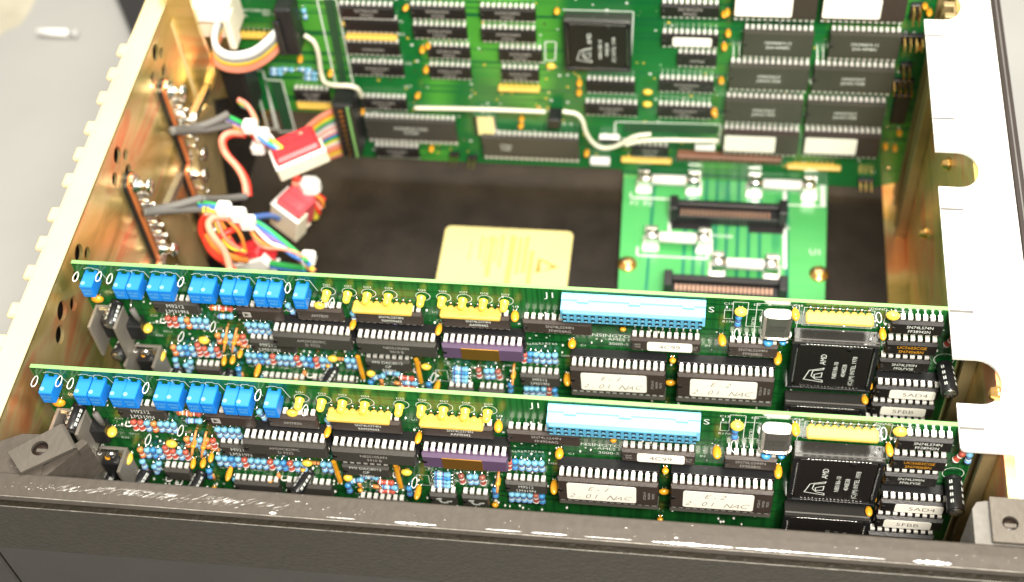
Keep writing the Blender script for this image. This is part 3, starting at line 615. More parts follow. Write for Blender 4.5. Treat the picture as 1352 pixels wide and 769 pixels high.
# solder pads and small via specks
q = MB(); R2 = random.Random(3)
def pad(x, z, r): q.add([(x+r*math.cos(k*math.pi/3), -.05, z+r*math.sin(k*math.pi/3)) for k in range(6)], [tuple(range(6))], M_WHITE if R2.random() < .3 else M_TIN)
for k in range(420):
    x = R2.uniform(28, 178); z = R2.uniform(-78, -22)
    pad(x, z, R2.uniform(.35, .6))
for k in range(160): pad(R2.uniform(150, 325), R2.uniform(-70, -4), R2.uniform(.25, .45))
for k in range(12):
    x, z = B.at('q6', 430+k*20, 170, 0); pad(x, z, .35)
B.put('solder_pads', mesh_of(q, 'solder_pads'), 0, 0)['kind'] = 'stuff'
for k in range(70):
    x = R2.uniform(30, 178); z = R2.uniform(-75, -20); text(silk, R2.choice(('R12', 'C40', 'R88', 'TP4', 'R31', 'C27', 'CR6', 'R105')), x, -.06, z, 1.35, M_WHITE, 0, -.004, 1.1)
B.put('silkscreen', mesh_of(silk, 'silkscreen'), 0, 0)
def copy_tree(o, parent=None):
    c = o.copy(); COL.objects.link(c); c.parent = parent
    for ch in o.children: copy_tree(ch, c)
    return c
b2 = copy_tree(root); b2.location.y += 47.9*S; b2['label'] = LBL2
R4 = random.Random(11)
for c in b2.children:                      # parts lean their own way on the second card
    if c.name.startswith(('bead', 'tantalum', 'electrolytic', 'test_loop', 'disc', 'stand_off')): c.rotation_euler.x += R4.uniform(-.06, .06); c.rotation_euler.z += R4.uniform(-.09, .09)
    elif c.name.startswith('resistor') and 'network' not in c.name: c.rotation_euler.y += R4.uniform(-.08, .08); c.location.z += R4.uniform(-.002, .002)
    elif c.name.startswith('chip') and 'socket' not in c.name: c.rotation_euler.y += R4.uniform(-.006, .006)
    for g in c.children:
        if g.name.startswith('sticker'): g.rotation_euler.y += R4.uniform(-.02, .02); g.location.x += R4.uniform(-.008, .008)
# ------------------------------------------------------------------ rear board
YR = 226
rr = thing('circuit_board', 'wide green circuit board at the back, full of rows of black chips and white stickers', 'circuit board', (190, YR, -130))
RB = Board(rr, YR); q = MB()
q.prism([(10, 20), (331.5, 20), (331, -128), (318, -133.5), (196, -131.5), (193, -127.5), (47, -126.5), (44, -95), (10, -95)], YR, YR+1.6, M_PCB2, 'y')
RB.put('board_plate', mesh_of(q, 'board_plate'), 0, 0).location = (-rr.location[0], -rr.location[1], -rr.location[2])
silk = MB(); B = RB
def rd(v, x0, y0, n, w=7.62, x1=None, **k):
    X, Z = RB.at(v, x0, y0, k.get('h', 3.0)); return dip(RB, '', 0, 0, n, w, xz=(X, Z), **k)
LG = {'m': M_ICB}
for v, x, y, n, t in (('r3', 148, 28, 10, 'SN74ALS245'), ('r3', 225, 395, 10, 'SN74LS374N'), ('r3', 285, 615, 9, 'SN74LS138N'), ('r3', 600, 32, 10, 'SN74ALS541'), ('r3', 615, 158, 10, 'SN74LS373N'), ('r3', 708, 288, 8, 'SN74LS138N'), ('r3', 718, 415, 8, 'SN74LS139N'),
                      ('r3', 1042, 42, 10, 'SN74LS245N'), ('r3', 1050, 178, 10, 'SN74LS244N'), ('r3', 1163, 305, 8, 'SN74LS08N'), ('r3', 1180, 432, 7, 'SN74LS32N'), ('r4', 460, 650, 10, 'SN74LS245N'), ('r4', 948, 18, 10, 'SN74HC574'),
                      ('r4', 932, 500, 10, 'SN74LS541N'), ('r4', 925, 665, 10, 'SN74LS245N'), ('rl', 128, 312, 9, 'SN74LS00N'), ('r2', 530, 440, 7, 'MC1488P'), ('r6', 165, 175, 7, 'SN75189')):
    rd(v, x, y, n, lines=[t, 'FF9432'], tsize=1.6, m=M_IC)
rd('r4', 950, 208, 10, m=M_IC, sticker=(1, 17.5, 5.2, [], 2, M_PENCIL, 1)); rd('r4', 1050, 335, 7, m=M_IC, lines=['AM7968'])
rd('r3', 195, 262, 10, m=M_IC, lines=['SN74LS374N'])
rd('r3', 180, 115, 10, m=M_IC)
rd('rl', 82, 182, 18, 15.24, h=5, lines=['SCN2681AC1N40', 'FC9338'], tsize=2.6, ink=M_WHITE, m=M_ICG)
rd('rl', 605, 260, 19, 15.24, h=5, lines=['DS9432', 'D2681'], tsize=2.2, tx=-12, ink=M_WHITE, m=M_ICG)
rd('r4', 470, 505, 9, m=M_IC)
for row, (va, xa, ya, vb, xb, yb, kind) in enumerate((('r5', 150, -65, 'r5', 660, -55, 's'), ('r5', 202, 163, 'r5', 702, 172, 'n'), ('r5', 122, 358, 'r5', 607, 372, 'm'), ('r5', 97, 555, 'r5', 567, 572, 'm'), ('r6', 510, 112, 'r6', 815, 120, 's2'))):
    for v, x, y in ((va, xa, ya), (vb, xb, yb)):
        n = 12 if row == 1 else 14
        if kind in ('s', 's2'): rd(v, x, y, n, 15.24, h=7, lines=None, m=M_ICB, thick=4.2, sticker=(-5, 24.5 if row == 0 else 24, 11 if row == 0 else 10.5, [], 2, M_PENCIL, 1))
        else: rd(v, x, y, n, 15.24, h=6.4, thick=4, lines=['OKIM6819-12', '2N4 44M8N'] if kind == 'n' else ['HM62256LP', 'JAPAN 9438'], tsize=2.4, ink=M_WHITE, m=M_ICR)
for v, x, y, L in (('r3', 158, 118, 24.5), ('r3', 178, 205, 24.5), ('r3', 1145, 535, 20), ('r2', 240, 155, 13), ('r2', 540, 505, 18), ('r6', 115, 215, 25), ('r6', 738, 240, 26)): sip(RB, v, x, y, 8, h1=4.5, m=M_YEL if v != 'r3' or y > 300 else M_YEL, L=L)
X, Z = RB.at('r4', 315, 72, .6); plcc(RB, X, Z, ('N80L188-10', '4048S38', '(C) INTEL 1978'))
stroke(silk, [RB.at('r4', 305, 62, 0), RB.at('r4', 752, 75, 0), RB.at('r4', 735, 420, 0)], .5, YR-.06, M_WHITE); stroke(silk, [RB.at('r4', 190, 265, 0), RB.at('r4', 260, 265, 0), RB.at('r4', 255, 385, 0), RB.at('r4', 192, 385, 0)], .6, YR-.06, M_WHITE, True)
for v, pts in (('r2', ((632, -5), (728, -5), (815, 430), (735, 455))), ('r2', ((375, 395), (460, 400), (525, 650), (445, 655))), ('r2', ((310, 350), (365, 350), (430, 640), (390, 640))), ('r6', ((92, 88), (490, 98), (485, 170), (90, 150))), ('r2', ((770, 440), (815, 440), (862, 715), (835, 715)))):
    P = [RB.at(v, x, y, 0) for x, y in pts]; stroke(silk, P, .7, YR-.06, M_WHITE, True)
    mid = [((P[0][i]*(3-k)+P[1][i]*(1+k))/4) for k in (0,) for i in (0,)]
for v, pts in (('r2', ((668, -5), (715, -5), (782, 405), (745, 410))), ('r2', ((400, 400), (455, 402), (515, 640), (470, 640))), ('r6', ((125, 95), (480, 105), (478, 135), (125, 125)))):
    P = [RB.at(v, x, y, 0) for x, y in pts]; q = MB(); q.prism([(a-P[0][0], b-P[0][1]) for a, b in P], -.5, -.02, mat('footprint_green', (.02, .07, .03), .5), 'y'); RB.put('connector_footprint', mesh_of(q, 'connector_footprint'), *P[0])
for x, y, t in ((1042, 108, 'RP2'), (1050, 172, 'RP3'), (1085, 315, 'U23'), (1085, 430, 'U37')): X, Z = RB.at('r2', x, y, 0); text(silk, t, X, YR-.06, Z, 2.2, M_WHITE, 0, 0)
X, Z = RB.at('r2', 300, 52, 0); text(silk, 'CONNECTORS INC', X, YR-.06, Z, 2.3, M_WHITE, 0, 0); X, Z = RB.at('r2', 295, 78, 0); text(silk, 'CONTROL', X-6, YR-.06, Z, 2.3, M_WHITE, 0, 0); X, Z = RB.at('r2', 395, 72, 0); text(silk, 'REV C', X, YR-.06, Z, 2.3, M_WHITE, 0, 0)
for v, x, y in (('r2', 430, 350), ('r2', 485, 350), ('r2', 570, 350), ('r2', 600, 370), ('r2', 600, 395), ('r2', 430, 370), ('r2', 570, 75)): resistor(RB, v, x, y, 'b', 1.57 if y > 100 else 0)
for v, x, y in (('r3', 562, 55), ('r3', 660, 310), ('r3', 685, 440), ('r3', 635, 610), ('r3', 275, 710), ('r2', 545, 290), ('r2', 700, 360), ('r2', 1180, 230), ('r4', 262, 75), ('r4', 405, 590), ('r4', 405, 525), ('r4', 1325, 95), ('r4', 1325, 290), ('r4', 1305, 510), ('r4', 1268, 720), ('r4', 150, 700),
                ('r5', 92, 70), ('r5', 92, 190), ('r5', 70, 265), ('r5', 50, 465), ('r5', 18, 640), ('rl', 1065, 345), ('rl', 370, 325), ('rl', 770, 195), ('rl', 772, 225), ('r6', 465, 50), ('r6', 1110, 180), ('r6', 1145, 185), ('r6', 1160, 130), ('r5', 1255, 70), ('r5', 1228, 40), ('r5', 1190, 270)):
    bead(RB, v, x, y, 1.4, 6.5)
for v, x, y in (('r4', 845, 580), ('r4', 838, 660), ('r4', 230, 420)): bead(RB, v, x, y, 2.4, 4.5, M_YTAN, .7, name='tantalum_capacitor')
for v, x, y in (('r6', 70, 150), ('r6', 430, 180), ('r6', 35, 235), ('rl', 1165, 280)):
    X, Z = RB.at(v, x, y, 2); q = MB(); q.box(-5, 5, -4, -.3, -1.8, 1.8, M_NYL, .5); RB.put('white_component', mesh_of(q, 'white_component'), X, Z)
X, Z = RB.at('rl', 552, 168, 3); q = MB(); q.prism([(6+a, -3-b) for a, b in stad(11.5, 4.6)], -12.5, 0, M_TIN, 'z'); RB.put('crystal', mesh_of(q, 'crystal'), X, Z)
def header(v, x, y, nx, nz):
    X, Z = RB.at(v, x, y, 4); q = MB(); q.box(-1.3, nx*2.54-1.3, -2.5, 0, -nz*2.54+1.3, 1.3, M_SOCK, .2)
    for i in range(nx):
        for j in range(nz): q.box(i*2.54-.32, i*2.54+.32, -8.5, -2.4, -j*2.54-.32, -j*2.54+.32, M_GLD)
    RB.put('pin_header', mesh_of(q, 'pin_header'), X, Z)
for a in (('r5', 1165, 60, 2, 3), ('r5', 1110, 235, 4, 2), ('r5', 1105, 400, 2, 2), ('r5', 1050, 490, 4, 2), ('rl', 460, 370, 2, 1), ('rl', 540, 385, 2, 1), ('r6', 1015, 325, 3, 1)): header(*a)
X, Z = RB.at('r5', 1120, 550, 3); q = MB(); q.box(-5, 2, -3, -.4, -19, 0, M_IC, .4); RB.put('tall_relay', mesh_of(q, 'tall_relay'), X, Z)
for v, x, y, n in (('r6', 325, 205, 20),):
    X, Z = RB.at(v, x, y, 3); q = MB(); q.box(0, n*2.54, -5, -.4, -3.2, 0, mat('connector_brown', (.22, .10, .06), .5), .4)
    for k in range(n): q.box(k*2.54+.8, k*2.54+1.6, -5.2, -5, -2.6, -.6, M_TIN)
    RB.put('edge_connector', mesh_of(q, 'edge_connector'), X, Z)
X, Z = RB.at('rl', 905, 165, 3); q = MB(); q.box(-1, 5, -9, -.4, -5, 1, M_SOCK, .4); RB.put('cable_clip', mesh_of(q, 'cable_clip'), X, Z)
q = MB()
for k in range(500):
    x = R2.uniform(60, 325); z = R2.uniform(-122, 10); r = R2.uniform(.4, .8)
    q.add([(x+r*math.cos(j*math.pi/3), -.05, z+r*math.sin(j*math.pi/3)) for j in range(6)], [tuple(range(6))], R2.choice((M_TIN, M_YTAN, M_WHITE)))
RB.put('solder_pads', mesh_of(q, 'solder_pads'), 0, 0)['kind'] = 'stuff'
o = silk.build('silkscreen', rr); o.location = -rr.location
# ------------------------------------------------------------------ backplane lying on the floor
ZB = -133
bpn = thing('backplane_board', 'bright green board lying flat on the black floor with white fuses and black card slots', 'circuit board', (245, 150, ZB))
q = MB()
q.prism([(194.5, 240), (297, 240), (290, 20), (201.5, 20)], ZB-1.6, ZB, M_PCB3); 
def rel(o, parent): o.location = o.location-parent.location; return o
rel(q.build('board_plate', bpn), bpn)
q = MB()
def bt(v, x, y, z=ZB): return on(v, x, y, 2, z)
for x in (370, 405, 440, 480, 520, 560, 600, 640): 
    a = bt('r6', x, 250); b = bt('r6', x-30, 640)
    q.box(a.x-.8, a.x+.8, 30, 228, ZB+.02, ZB+.05, mat('trace_teal', (.01, .20, .11), .35))
a = bt('r6', 245, 250); q.box(a.x-.8, a.x+.8, 100, 235, ZB+.02, ZB+.05, mat('trace_teal', (.01, .20, .11), .35)); a = bt('r6', 738, 300); q.box(a.x-1, a.x+1, 100, 235, ZB+.02, ZB+.05, mat('trace_teal', (.01, .20, .11), .35))
rel(q.build('traces', bpn), bpn)
q = MB()
for x0, y0, x1, y1 in ((305, 180, 740, 290), (305, 420, 725, 512)):
    a = bt('r6', x0, y0, ZB); b = bt('r6', x1, y1, ZB)
    for s0, s1 in ((a.x, a.x+20), (b.x-17, b.x)): q.box(s0, s1, b.y, a.y, ZB+.08, ZB+.4, M_BLKBOX)
rel(q.build('black_patches', bpn), bpn)
q = MB()
for pts in (((150, 355), (150, 375), (300, 378), (300, 500)), ((175, 560), (175, 590), (440, 605), (440, 580)), ((740, 400), (865, 408), (880, 300)), ((725, 300), (735, 640))):
    P = [bt('r6', x, y) for x, y in pts]
    for a, b in zip(P, P[1:]):
        q.box(min(a.x, b.x)-.25, max(a.x, b.x)+.25, min(a.y, b.y)-.25, max(a.y, b.y)+.25, ZB+.02, ZB+.06, M_WHITE)
for t, x, y, s_ in (('F1  F2', 190, 395, 4.5), ('POWER', 495, 520, 3), ('U1', 845, 580, 5), ('J3', 740, 490, 3)): a = bt('r6', x, y); text(q, t, a.x, a.y, ZB+.07, s_, M_WHITE, 0, 0, plane='xy')
rel(q.build('silkscreen', bpn), bpn)
for x0, y0, x1 in ((190, 305, 400), (605, 322, 835), (215, 522, 440), (465, 620, 695)):
    a = bt('r6', x0, y0, ZB+5); b = bt('r6', x1, y0+5, ZB+5); yy = a.y; L = b.x-a.x; q = MB()
    q.lathe([(-1, 2.7), (-.6, 3.1), (5.5, 3.1), (5.6, 2.8)], M_TIN, 'x', 12, (a.x, yy, ZB+5.5)); q.lathe([(L-5.6, 2.8), (L-5.5, 3.1), (L+.6, 3.1), (L+1, 2.7)], M_TIN, 'x', 12, (a.x, yy, ZB+5.5))
    q.lathe([(5.5, 2.75), (L-5.5, 2.75)], M_NYL, 'x', 12, (a.x, yy, ZB+5.5)); f = rel(q.build('fuse', bpn), bpn)
    for e in (a.x+1.5, b.x-1.5):
        q = MB(); 
        for sg in (-1, 1): q.box(e-3, e+3, yy+sg*3.2-.25, yy+sg*3.2+.25, ZB+.3, ZB+8, M_TIN); q.box(e-3, e+3, yy+sg*3.8-.8, yy+sg*3.8+.8, ZB+8, ZB+8.5, M_TIN)
        q.box(e-4, e+4, yy-5, yy+4, ZB+.1, ZB+1, M_PIN); k = q.build('fuse_clip', f); k.location = -bpn.location-f.location
for x0, y0, x1 in ((308, 385, 732), (285, 665, 732)):
    a = bt('r6', x0, y0-8, ZB+9); b = bt('r6', x1, y0+7, ZB+9); q = MB(); y0 = a.y
    q.box(a.x, b.x, y0-3, y0, ZB+.2, ZB+9, M_SOCK, .3); q.box(a.x+3, b.x-3, y0-8.5, y0-3, ZB+.2, ZB+6, M_SOCK, .2)
    for xx in (a.x-1, b.x-3): q.box(xx, xx+4, y0-9, y0, ZB+.2, ZB+12, M_SOCK, .4)
    o = rel(q.build('card_slot', bpn), bpn); q = MB()
    for k in range(int((b.x-a.x-9)/2)): xx = a.x+5+k*2; q.box(xx-.5, xx+.5, y0-7.8, y0-4.4, ZB+6, ZB+6.6, mat('contact_copper', (.75, .45, .32), .35, .8))
    k = q.build('contact_row', o); k.location = -bpn.location-o.location
for x, y in ((138, 625), (858, 662)):
    a = bt('r6', x, y); q = MB(); q.lathe([(0, 4.6), (.8, 4.6), (.9, 3.6), (2.4, 3.2), (2.9, 1.8)], M_GLD, 'z', 16, (a.x, a.y, ZB)); q.box(a.x-2.4, a.x+2.4, a.y-.3, a.y+.3, ZB+2.6, ZB+2.95, M_TIN); rel(q.build('screw', bpn), bpn)
# ------------------------------------------------------------------ chassis
ch = thing('equipment_chassis', 'open metal card cage with gold chromate sides and a scratched grey front frame', 'equipment case', (160, 100, -150))
def cb(mb, name, parent=None):
    o = mb.build(name, parent or ch); o.location = -(ch.location if not parent else ch.location); return o
q = MB()
q.box(-6, 345, -45, 330, -150, -144, M_ANOD); cb(q, 'floor_plate')
q = MB()                                     # black insulating sheet on the floor
q.box(-2, 324.5, -40, 325, -143.9, -140, M_FOAM); tag(q.build('insulating_sheet'), 'black insulating sheet covering the floor of the chassis', 'floor sheet')
# left side: wall with vent holes, lip and outer hooks
left = MB(); holes = []
for cy, cz in ((168, -15), (108, -17), (30, -23)):
    for dy, dz, r in ((3.5, 2.5, 2.0), (-3.5, -1.5, 2.0), (9.5, -2.8, 1.5), (5.5, -9, 1.9), (12, -12, 1.5), (-12, -5, 1.6)): holes.append((cy+dy, cz+dz, r))
holes = [(171.5, -7.3, 2.4), (176.5, -12, 1.6), (162, -13, 1.7), (173.5, -20, 1.9), (172, -37, 2.0), (112, -9, 2.4), (118, -15, 1.6), (103.5, -14, 1.9), (115, -22, 2.1), (113.5, -38, 2.2),
         (35, -13, 2.6), (27.5, -18, 2.4), (43, -19, 1.9), (11, -21, 2.0), (60, -9, 2.4), (54, -13.5, 2.4), (65, -15, 1.7)]
left.box(-4.9, -3.5, -48, 330, -150, -.6, M_ANOD)
wall = cb(left, 'side_panel')
cut = MB()
for hy, hz, r in holes: cut.lathe([(-9, r*1.55), (-1, r*1.55)], M_ANOD, 'x', 16, (0, hy, hz))
co = cut.build('cutter'); bm_ = wall.modifiers.new('b', 'BOOLEAN'); bm_.object = co; bm_.operation = 'DIFFERENCE'; bm_.solver = 'EXACT'
co.location = (0, 0, 0); bpy.context.view_layer.update()
dg = bpy.context.evaluated_depsgraph_get(); nm = bpy.data.meshes.new_from_object(wall.evaluated_get(dg)); wall.modifiers.clear(); wall.data = nm; nm.shade_flat(); bpy.data.objects.remove(co)
q = MB(); q.prism([(-3.5, -40), (-3.5, 330), (-9.0, 330), (-13.5, -40)], -1.2, 0, M_ANL); cb(q, 'top_lip')
for base in (26, 73, 120, 166.5, 213, -20.5):
    for d in (0, -14.7, -29):
        y = base+d
        if y < -35 or y > 170: continue
        q = MB(); q.box(-17.5, -11, y-3.4, y+3.4, -3.5, -.9, M_ANL, .8); q.box(-15.5, -10.5, y-3.4, y+3.4, -16, -3.5, M_ANL, .5); cb(q, 'cooling_fin')
q = MB(); q.box(-14, -11, -40, 330, -150, -1.3, M_ANL); q.box(-10.9, -10.6, -40, 330, -150, -1.3, M_DARK); cb(q, 'outer_wall')  # thin dark inner sheet added so the side wall holes look shaded
# right side
q = MB(); q.box(335, 338.5, -48, 330, -150, -1.2, M_ANOD); cb(q, 'side_panel')
poly = [(348.5, 330), (348.5, -44), (339.4, -44), (339.4, -9.2)]
edge = [(322.8, -9.2)]+[(322.8-1.6*math.sin(a), -7.6-1.6*math.cos(a)) for a in (.5, 1, 1.57)]
poly += edge+[(321.2, 5.2)]
def notch(c, d=15.2, hw=9.3):
    P = [(321.2, c-hw)]
    for k in range(13): a = -math.pi/2+math.pi*k/12; P.append((321.4+d-hw*.8+hw*.8*math.cos(a), c+hw*math.sin(a)))
    return P+[(321.2, c+hw)]
poly = poly[:-1]
for c in (18.3, 115.2, 208): poly += notch(c)
poly += [(321.2, 330)]
q = MB(); q.prism(poly, -1.0, .25, M_FLG); cb(q, 'top_lip')
q = MB()
for y in (47.5, -.7, 94.8, 141.6, 189): q = MB(); q.box(321.3, 329.5, y-.6, y+.6, .2, .32, M_GREY); cb(q, 'guide_slot')
q = MB(); q.box(338.9, 339.15, -9, 330, .2, .3, M_POST); cb(q, 'fold_line')
q = MB(); q.box(348.6, 352.6, -60, 330, -150, .6, M_DARK, .5); q.box(350.4, 350.9, -60, 330, .6, .75, M_GREY); cb(q, 'side_trim')
q = MB()
for y in (47.5, -.7, 208, 229): 
    q = MB(); q.box(330.2, 335, y+2.4, y+5.2, -148, -2.0, M_POST, .3); q.box(330.2, 335, y-4.6, y-1.8, -148, -2.0, M_POST, .3); q.box(334, 335, y-1.8, y+2.4, -148, -2.0, M_POST); cb(q, 'card_guide')
q = MB()
for y, z, r in [(p.y, p.z, 2.3) for p in [on('o', u, v, 0, 333) for u, v in ((1205, 183), (1247, 217), (1217, 308), (1250, 20), (1311, 520))]]:
    q = MB(); q.lathe([(335, r*1.25), (334, r*1.2), (333.6, r), (332.2, r*.9), (331.6, r*.5)], M_GLD, 'x', 14, (0, y, z)); cb(q, 'screw')
q = MB(); q.box(-12, 352, 330, 334, -150, 0, M_ANOD); cb(q, 'back_panel')
# front frame
q = MB(); prof = [(-42.6, -14), (-42.6, -.4), (-43.2, 0), (-47.0, .3), (-50.8, -.5), (-51.3, -1.0), (-51.3, -3.4), (-46, -3.4), (-46, -14)]
q.prism(prof, -80, 430, M_RAIL, 'x'); fr = cb(q, 'front_frame')
q = MB(); q.prism([(-46, -5.7), (-52.0, -5.7), (-52.4, -6.1), (-52.4, -36.6), (-51.3, -37.4), (-46, -37.4)], -80, 430, M_BAND, 'x'); cb(q, 'front_bezel')
q = MB(); q.box(-9, 430, -51.6, -46, -150, -37.6, M_FPAN, .8); q.box(-80, -10, -51.6, -46, -150, -37.6, M_FPAN, .8); cb(q, 'front_door')
q = MB(); q.box(-80, 430, -46, -45, -150, -4.4, M_BLKBOX); cb(q, 'front_backing')
M_WORN = mat('worn_paint_edge', (.33, .31, .27), .5, .3, var=.3, vscale=40)
q = MB(); re_ = random.Random(8)
for yy, zz_, w in ((-51.12, -.72, .22), (-52.3, -5.85, .16), (-52.0, -36.95, .3), (-52.3, -5.85, .2)):
    x = -70
    while x < 420:
        L = re_.uniform(.8, 5); q.box(x, x+L, yy-w*re_.uniform(.35, .7), yy+w*.3, zz_-w*.3, zz_+w*re_.uniform(.3, .7), M_WORN, .05); x += L*re_.uniform(.75, .98)
cb(q, 'worn_edges')
q = MB(); rc = random.Random(5)               # bare metal where the paint is scratched through along the arris
def chipm(x, y, z, L, w):
    n = max(5, int(L/.7)); w *= .75; top = []; bot = []
    for i in range(n+1):
        t = i/n; ww = w*(math.sin(math.pi*t)**.5)*rc.uniform(.35, 1.15); top.append((x+L*t, y+ww*.6)); bot.append((x+L*t, y-ww*.6))
    def zz(yy): return .02+(.3-(-47.0-yy)*.21 if yy < -47 else .3)
    P = top+bot[::-1]; k = len(q.v)
    for i in range(n): q.add([(top[i][0], top[i][1], zz(top[i][1])), (top[i+1][0], top[i+1][1], zz(top[i+1][1])), (bot[i+1][0], bot[i+1][1], zz(bot[i+1][1])), (bot[i][0], bot[i][1], zz(bot[i][1]))], [(0, 1, 2, 3)], M_NYL)
for v, x, y, L, w in (('o', 520, 691, 14, .9), ('o', 860, 717, 26, 1.1), ('o', 970, 725, 24, .7), ('o', 1205, 741, 12, 1.6), ('o', 700, 703, 12, .6), ('o', 355, 678, 2.5, 1.4), ('o', 640, 700, 12, .4), ('o', 1040, 735, 30, .35), ('o', 770, 711, 16, .3), ('o', 430, 683, 10, .25)):
    a = on(v, x, y, 2, -.3); chipm(a.x, -50.3, 0, L, w)
def streak(x, y, L, w, a):
    c, s_ = math.cos(a)*L, math.sin(a)*L; zz = lambda yy: .02+(.3 if yy > -47 else .3-(-47.0-yy)*.21)
    P = [(x, y), (x+c*.4, y+s_*.4-w), (x+c, y+s_), (x+c*.5, y+s_*.5+w)]; q.add([(p[0], p[1], zz(p[1])+.03) for p in P], [(0, 1, 2, 3)], rc.choice((M_NYL, M_WORN, M_WORN)))
for k in range(300):
    x = rc.gauss(62, 30) if rc.random() < .9 else rc.uniform(0, 335); t = (x-20)/90
    big = 25 < x < 105; y = rc.uniform(-48.6, -46.4)-(1.2 if x > 60 else 0)*rc.random()
    streak(x, y, rc.uniform(1, 3.6) if big else rc.uniform(.3, 1.1), rc.uniform(.03, .09), rc.uniform(.2, .5))
cb(q, 'bare_scratches')
# corner blocks and loose clip plates
q = MB(); q.prism([(-3, -42.5), (-1, -30), (6, -26.5), (16, -26), (18, -42.5)], -8, -1.5, M_RAIL); q.prism([(14, -42.5), (19, -42.5), (30, -28), (27.5, -26.5)], -20, -2, M_RAIL); cb(q, 'corner_block')
q = MB(); q.prism([(323.5, -42.5), (323.5, -30), (325, -27.5), (328, -26.8), (345, -26.8), (345, -42.5)], -60, -1.0, rail_mat('hammered_light', (.16, .15, .135), chips=False)); cb(q, 'corner_block')
def plate(label, P, hole, hr, z=.2, fold=None):
    c = Vector((sum(p[0] for p in P)/len(P), sum(p[1] for p in P)/len(P))); n = 32; q = MB(); o_ = []; i_ = []
    # ring between outline and round hole, both faces
    def edge_pt(a):
        d = Vector((math.cos(a), math.sin(a))); best = None
        for k in range(len(P)):
            p = Vector(P[k]); r = Vector(P[(k+1) % len(P)])-p; den = d.x*(-r.y)+r.x*d.y
            if abs(den) < 1e-9: continue
            w = p-Vector(hole); t = (w.x*(-r.y)+r.x*w.y)/den; u = (d.x*w.y-d.y*w.x)/den
            if t > 0 and -1e-6 <= u <= 1+1e-6 and (best is None or t < best): best = t
        return Vector(hole)+d*best
    angs = sorted([2*math.pi*k/n for k in range(n)]+[math.atan2(p[1]-hole[1], p[0]-hole[0]) % (2*math.pi) for p in P])
    O = [edge_pt(a) for a in angs]; I = [Vector(hole)+Vector((math.cos(a), math.sin(a)))*hr for a in angs]; n = len(angs); t = 1.3
    vs = [(v.x, v.y, z+t) for v in O]+[(v.x, v.y, z+t) for v in I]+[(v.x, v.y, z) for v in O]+[(v.x, v.y, z) for v in I]; fs = []
    for k in range(n):
        j = (k+1) % n; fs += [(k, j, n+j, n+k), (2*n+k, 3*n+k, 3*n+j, 2*n+j), (k, 2*n+k, 2*n+j, j), (n+k, n+j, 3*n+j, 3*n+k)]
    q.add(vs, fs, M_PLATE)
    if fold: 
        a, b = Vector(fold[0]), Vector(fold[1]); d = (b-a).normalized(); nn = Vector((d.y, -d.x))
        q.add([(a.x, a.y, z+t), (b.x, b.y, z+t), (b.x+nn.x*.9, b.y+nn.y*.9, z+t-.7), (a.x+nn.x*.9, a.y+nn.y*.9, z+t-.7), (b.x+nn.x*1.0, b.y+nn.y*1.0, z-5), (a.x+nn.x*1.0, a.y+nn.y*1.0, z-5)], [(0, 1, 2, 3), (3, 2, 4, 5)], M_PLATE)
    me = mesh_of(q, 'clip_plate'); 
    for v in me.vertices: v.co -= Vector((c.x, c.y, 0))*S
    return tag(link('clip_plate', me, None, (c.x, c.y, 0)), label, 'metal plate', 'clip plates at the front corners')
PL = [tuple(on('o', u, v, 2, 1.5))[:2] for u, v in ((10, 597), (80, 560), (97, 592), (27, 624))]
h_ = on('o', 52.5, 592, 2, 1.5); plate('rectangular nickel clip plate with a round hole lying askew on the left front corner', PL, (h_.x, h_.y), 2.9, fold=(PL[2], PL[1]))
PR = [(328.5, -26.6), (348, -26.6), (348, -42.4), (328.5, -42.4)]
h_ = on('o', 1334, 691, 2, 1.5); plate('nickel clip plate with a round hole set square on the right front corner', PR, (h_.x, h_.y), 2.5)
for hx, hy in ((on('o', 52.5, 592, 2, 1.5).x, on('o', 52.5, 592, 2, 1.5).y), (h_.x, h_.y)):
    q = MB(); q.lathe([(-1.4, 3.3), (.05, 3.3)], M_DARK, 'z', 20, (hx, hy, 0)); q.box(hx-1.6, hx+2.2, hy-.8, hy+.6, .06, .3, M_PLATE, .1); cb(q, 'screw_hole_shade')  # dark disc stands in for shade inside the plate hole, small screw piece on it
q = MB(); a = on('o', 1340, 600, 2, -2); q.prism([(337.5, -9), (339.3, -9), (339.3, -25), (337.5, -25)], -12, -1.3, M_FLG); q.box(335.1, 337.4, -26, -12, -30, -4, M_ANL, .5); cb(q, 'folded_tab')
# ------------------------------------------------------------------ floor label and loose bits
P = [on('o', u, v, 2, -139.8) for u, v in ((590, 296), (757, 309))]; lx0, lx1, ly1 = P[0].x, P[1].x, (P[0].y+P[1].y)/2; ly0 = ly1-52
q = MB(); poly = []; r = 3
for cx, cy, a0 in ((lx1-r, ly1-r, 0), (lx0+r, ly1-r, 90), (lx0+r, ly0+r, 180), (lx1-r, ly0+r, 270)):
    for k in range(5): a = math.radians(a0+22.5*k); poly.append((cx+r*math.cos(a), cy+r*math.sin(a)))
q.prism(poly, -139.9, -139.6, M_LABEL)
rl_ = random.Random(2)
for x, y0, y1, w in ((.30, 6, 24, 1.6), (.34, 7, 26, 1.2), (.38, 6, 34, 2.4), (.42, 7, 25, 1.3), (.46, 5, 26, 1.5), (.54, 5, 40, 3.2), (.60, 6, 30, 2), (.65, 5, 30, 2.2), (.70, 14, 42, 2.6), (.22, 10, 24, 1)):
    X = lx0+(lx1-lx0)*x
    for k in range(int((y1-y0)/2.6)): q.box(X-w/2+rl_.uniform(0, .4), X+w/2, ly1-y0-k*2.6-1.7, ly1-y0-k*2.6, -139.6, -139.55, M_LAB2)
a = on('o', 711, 341, 2, -139.5); b = on('o', 738, 353, 2, -139.5); c = on('o', 706, 361, 2, -139.5)
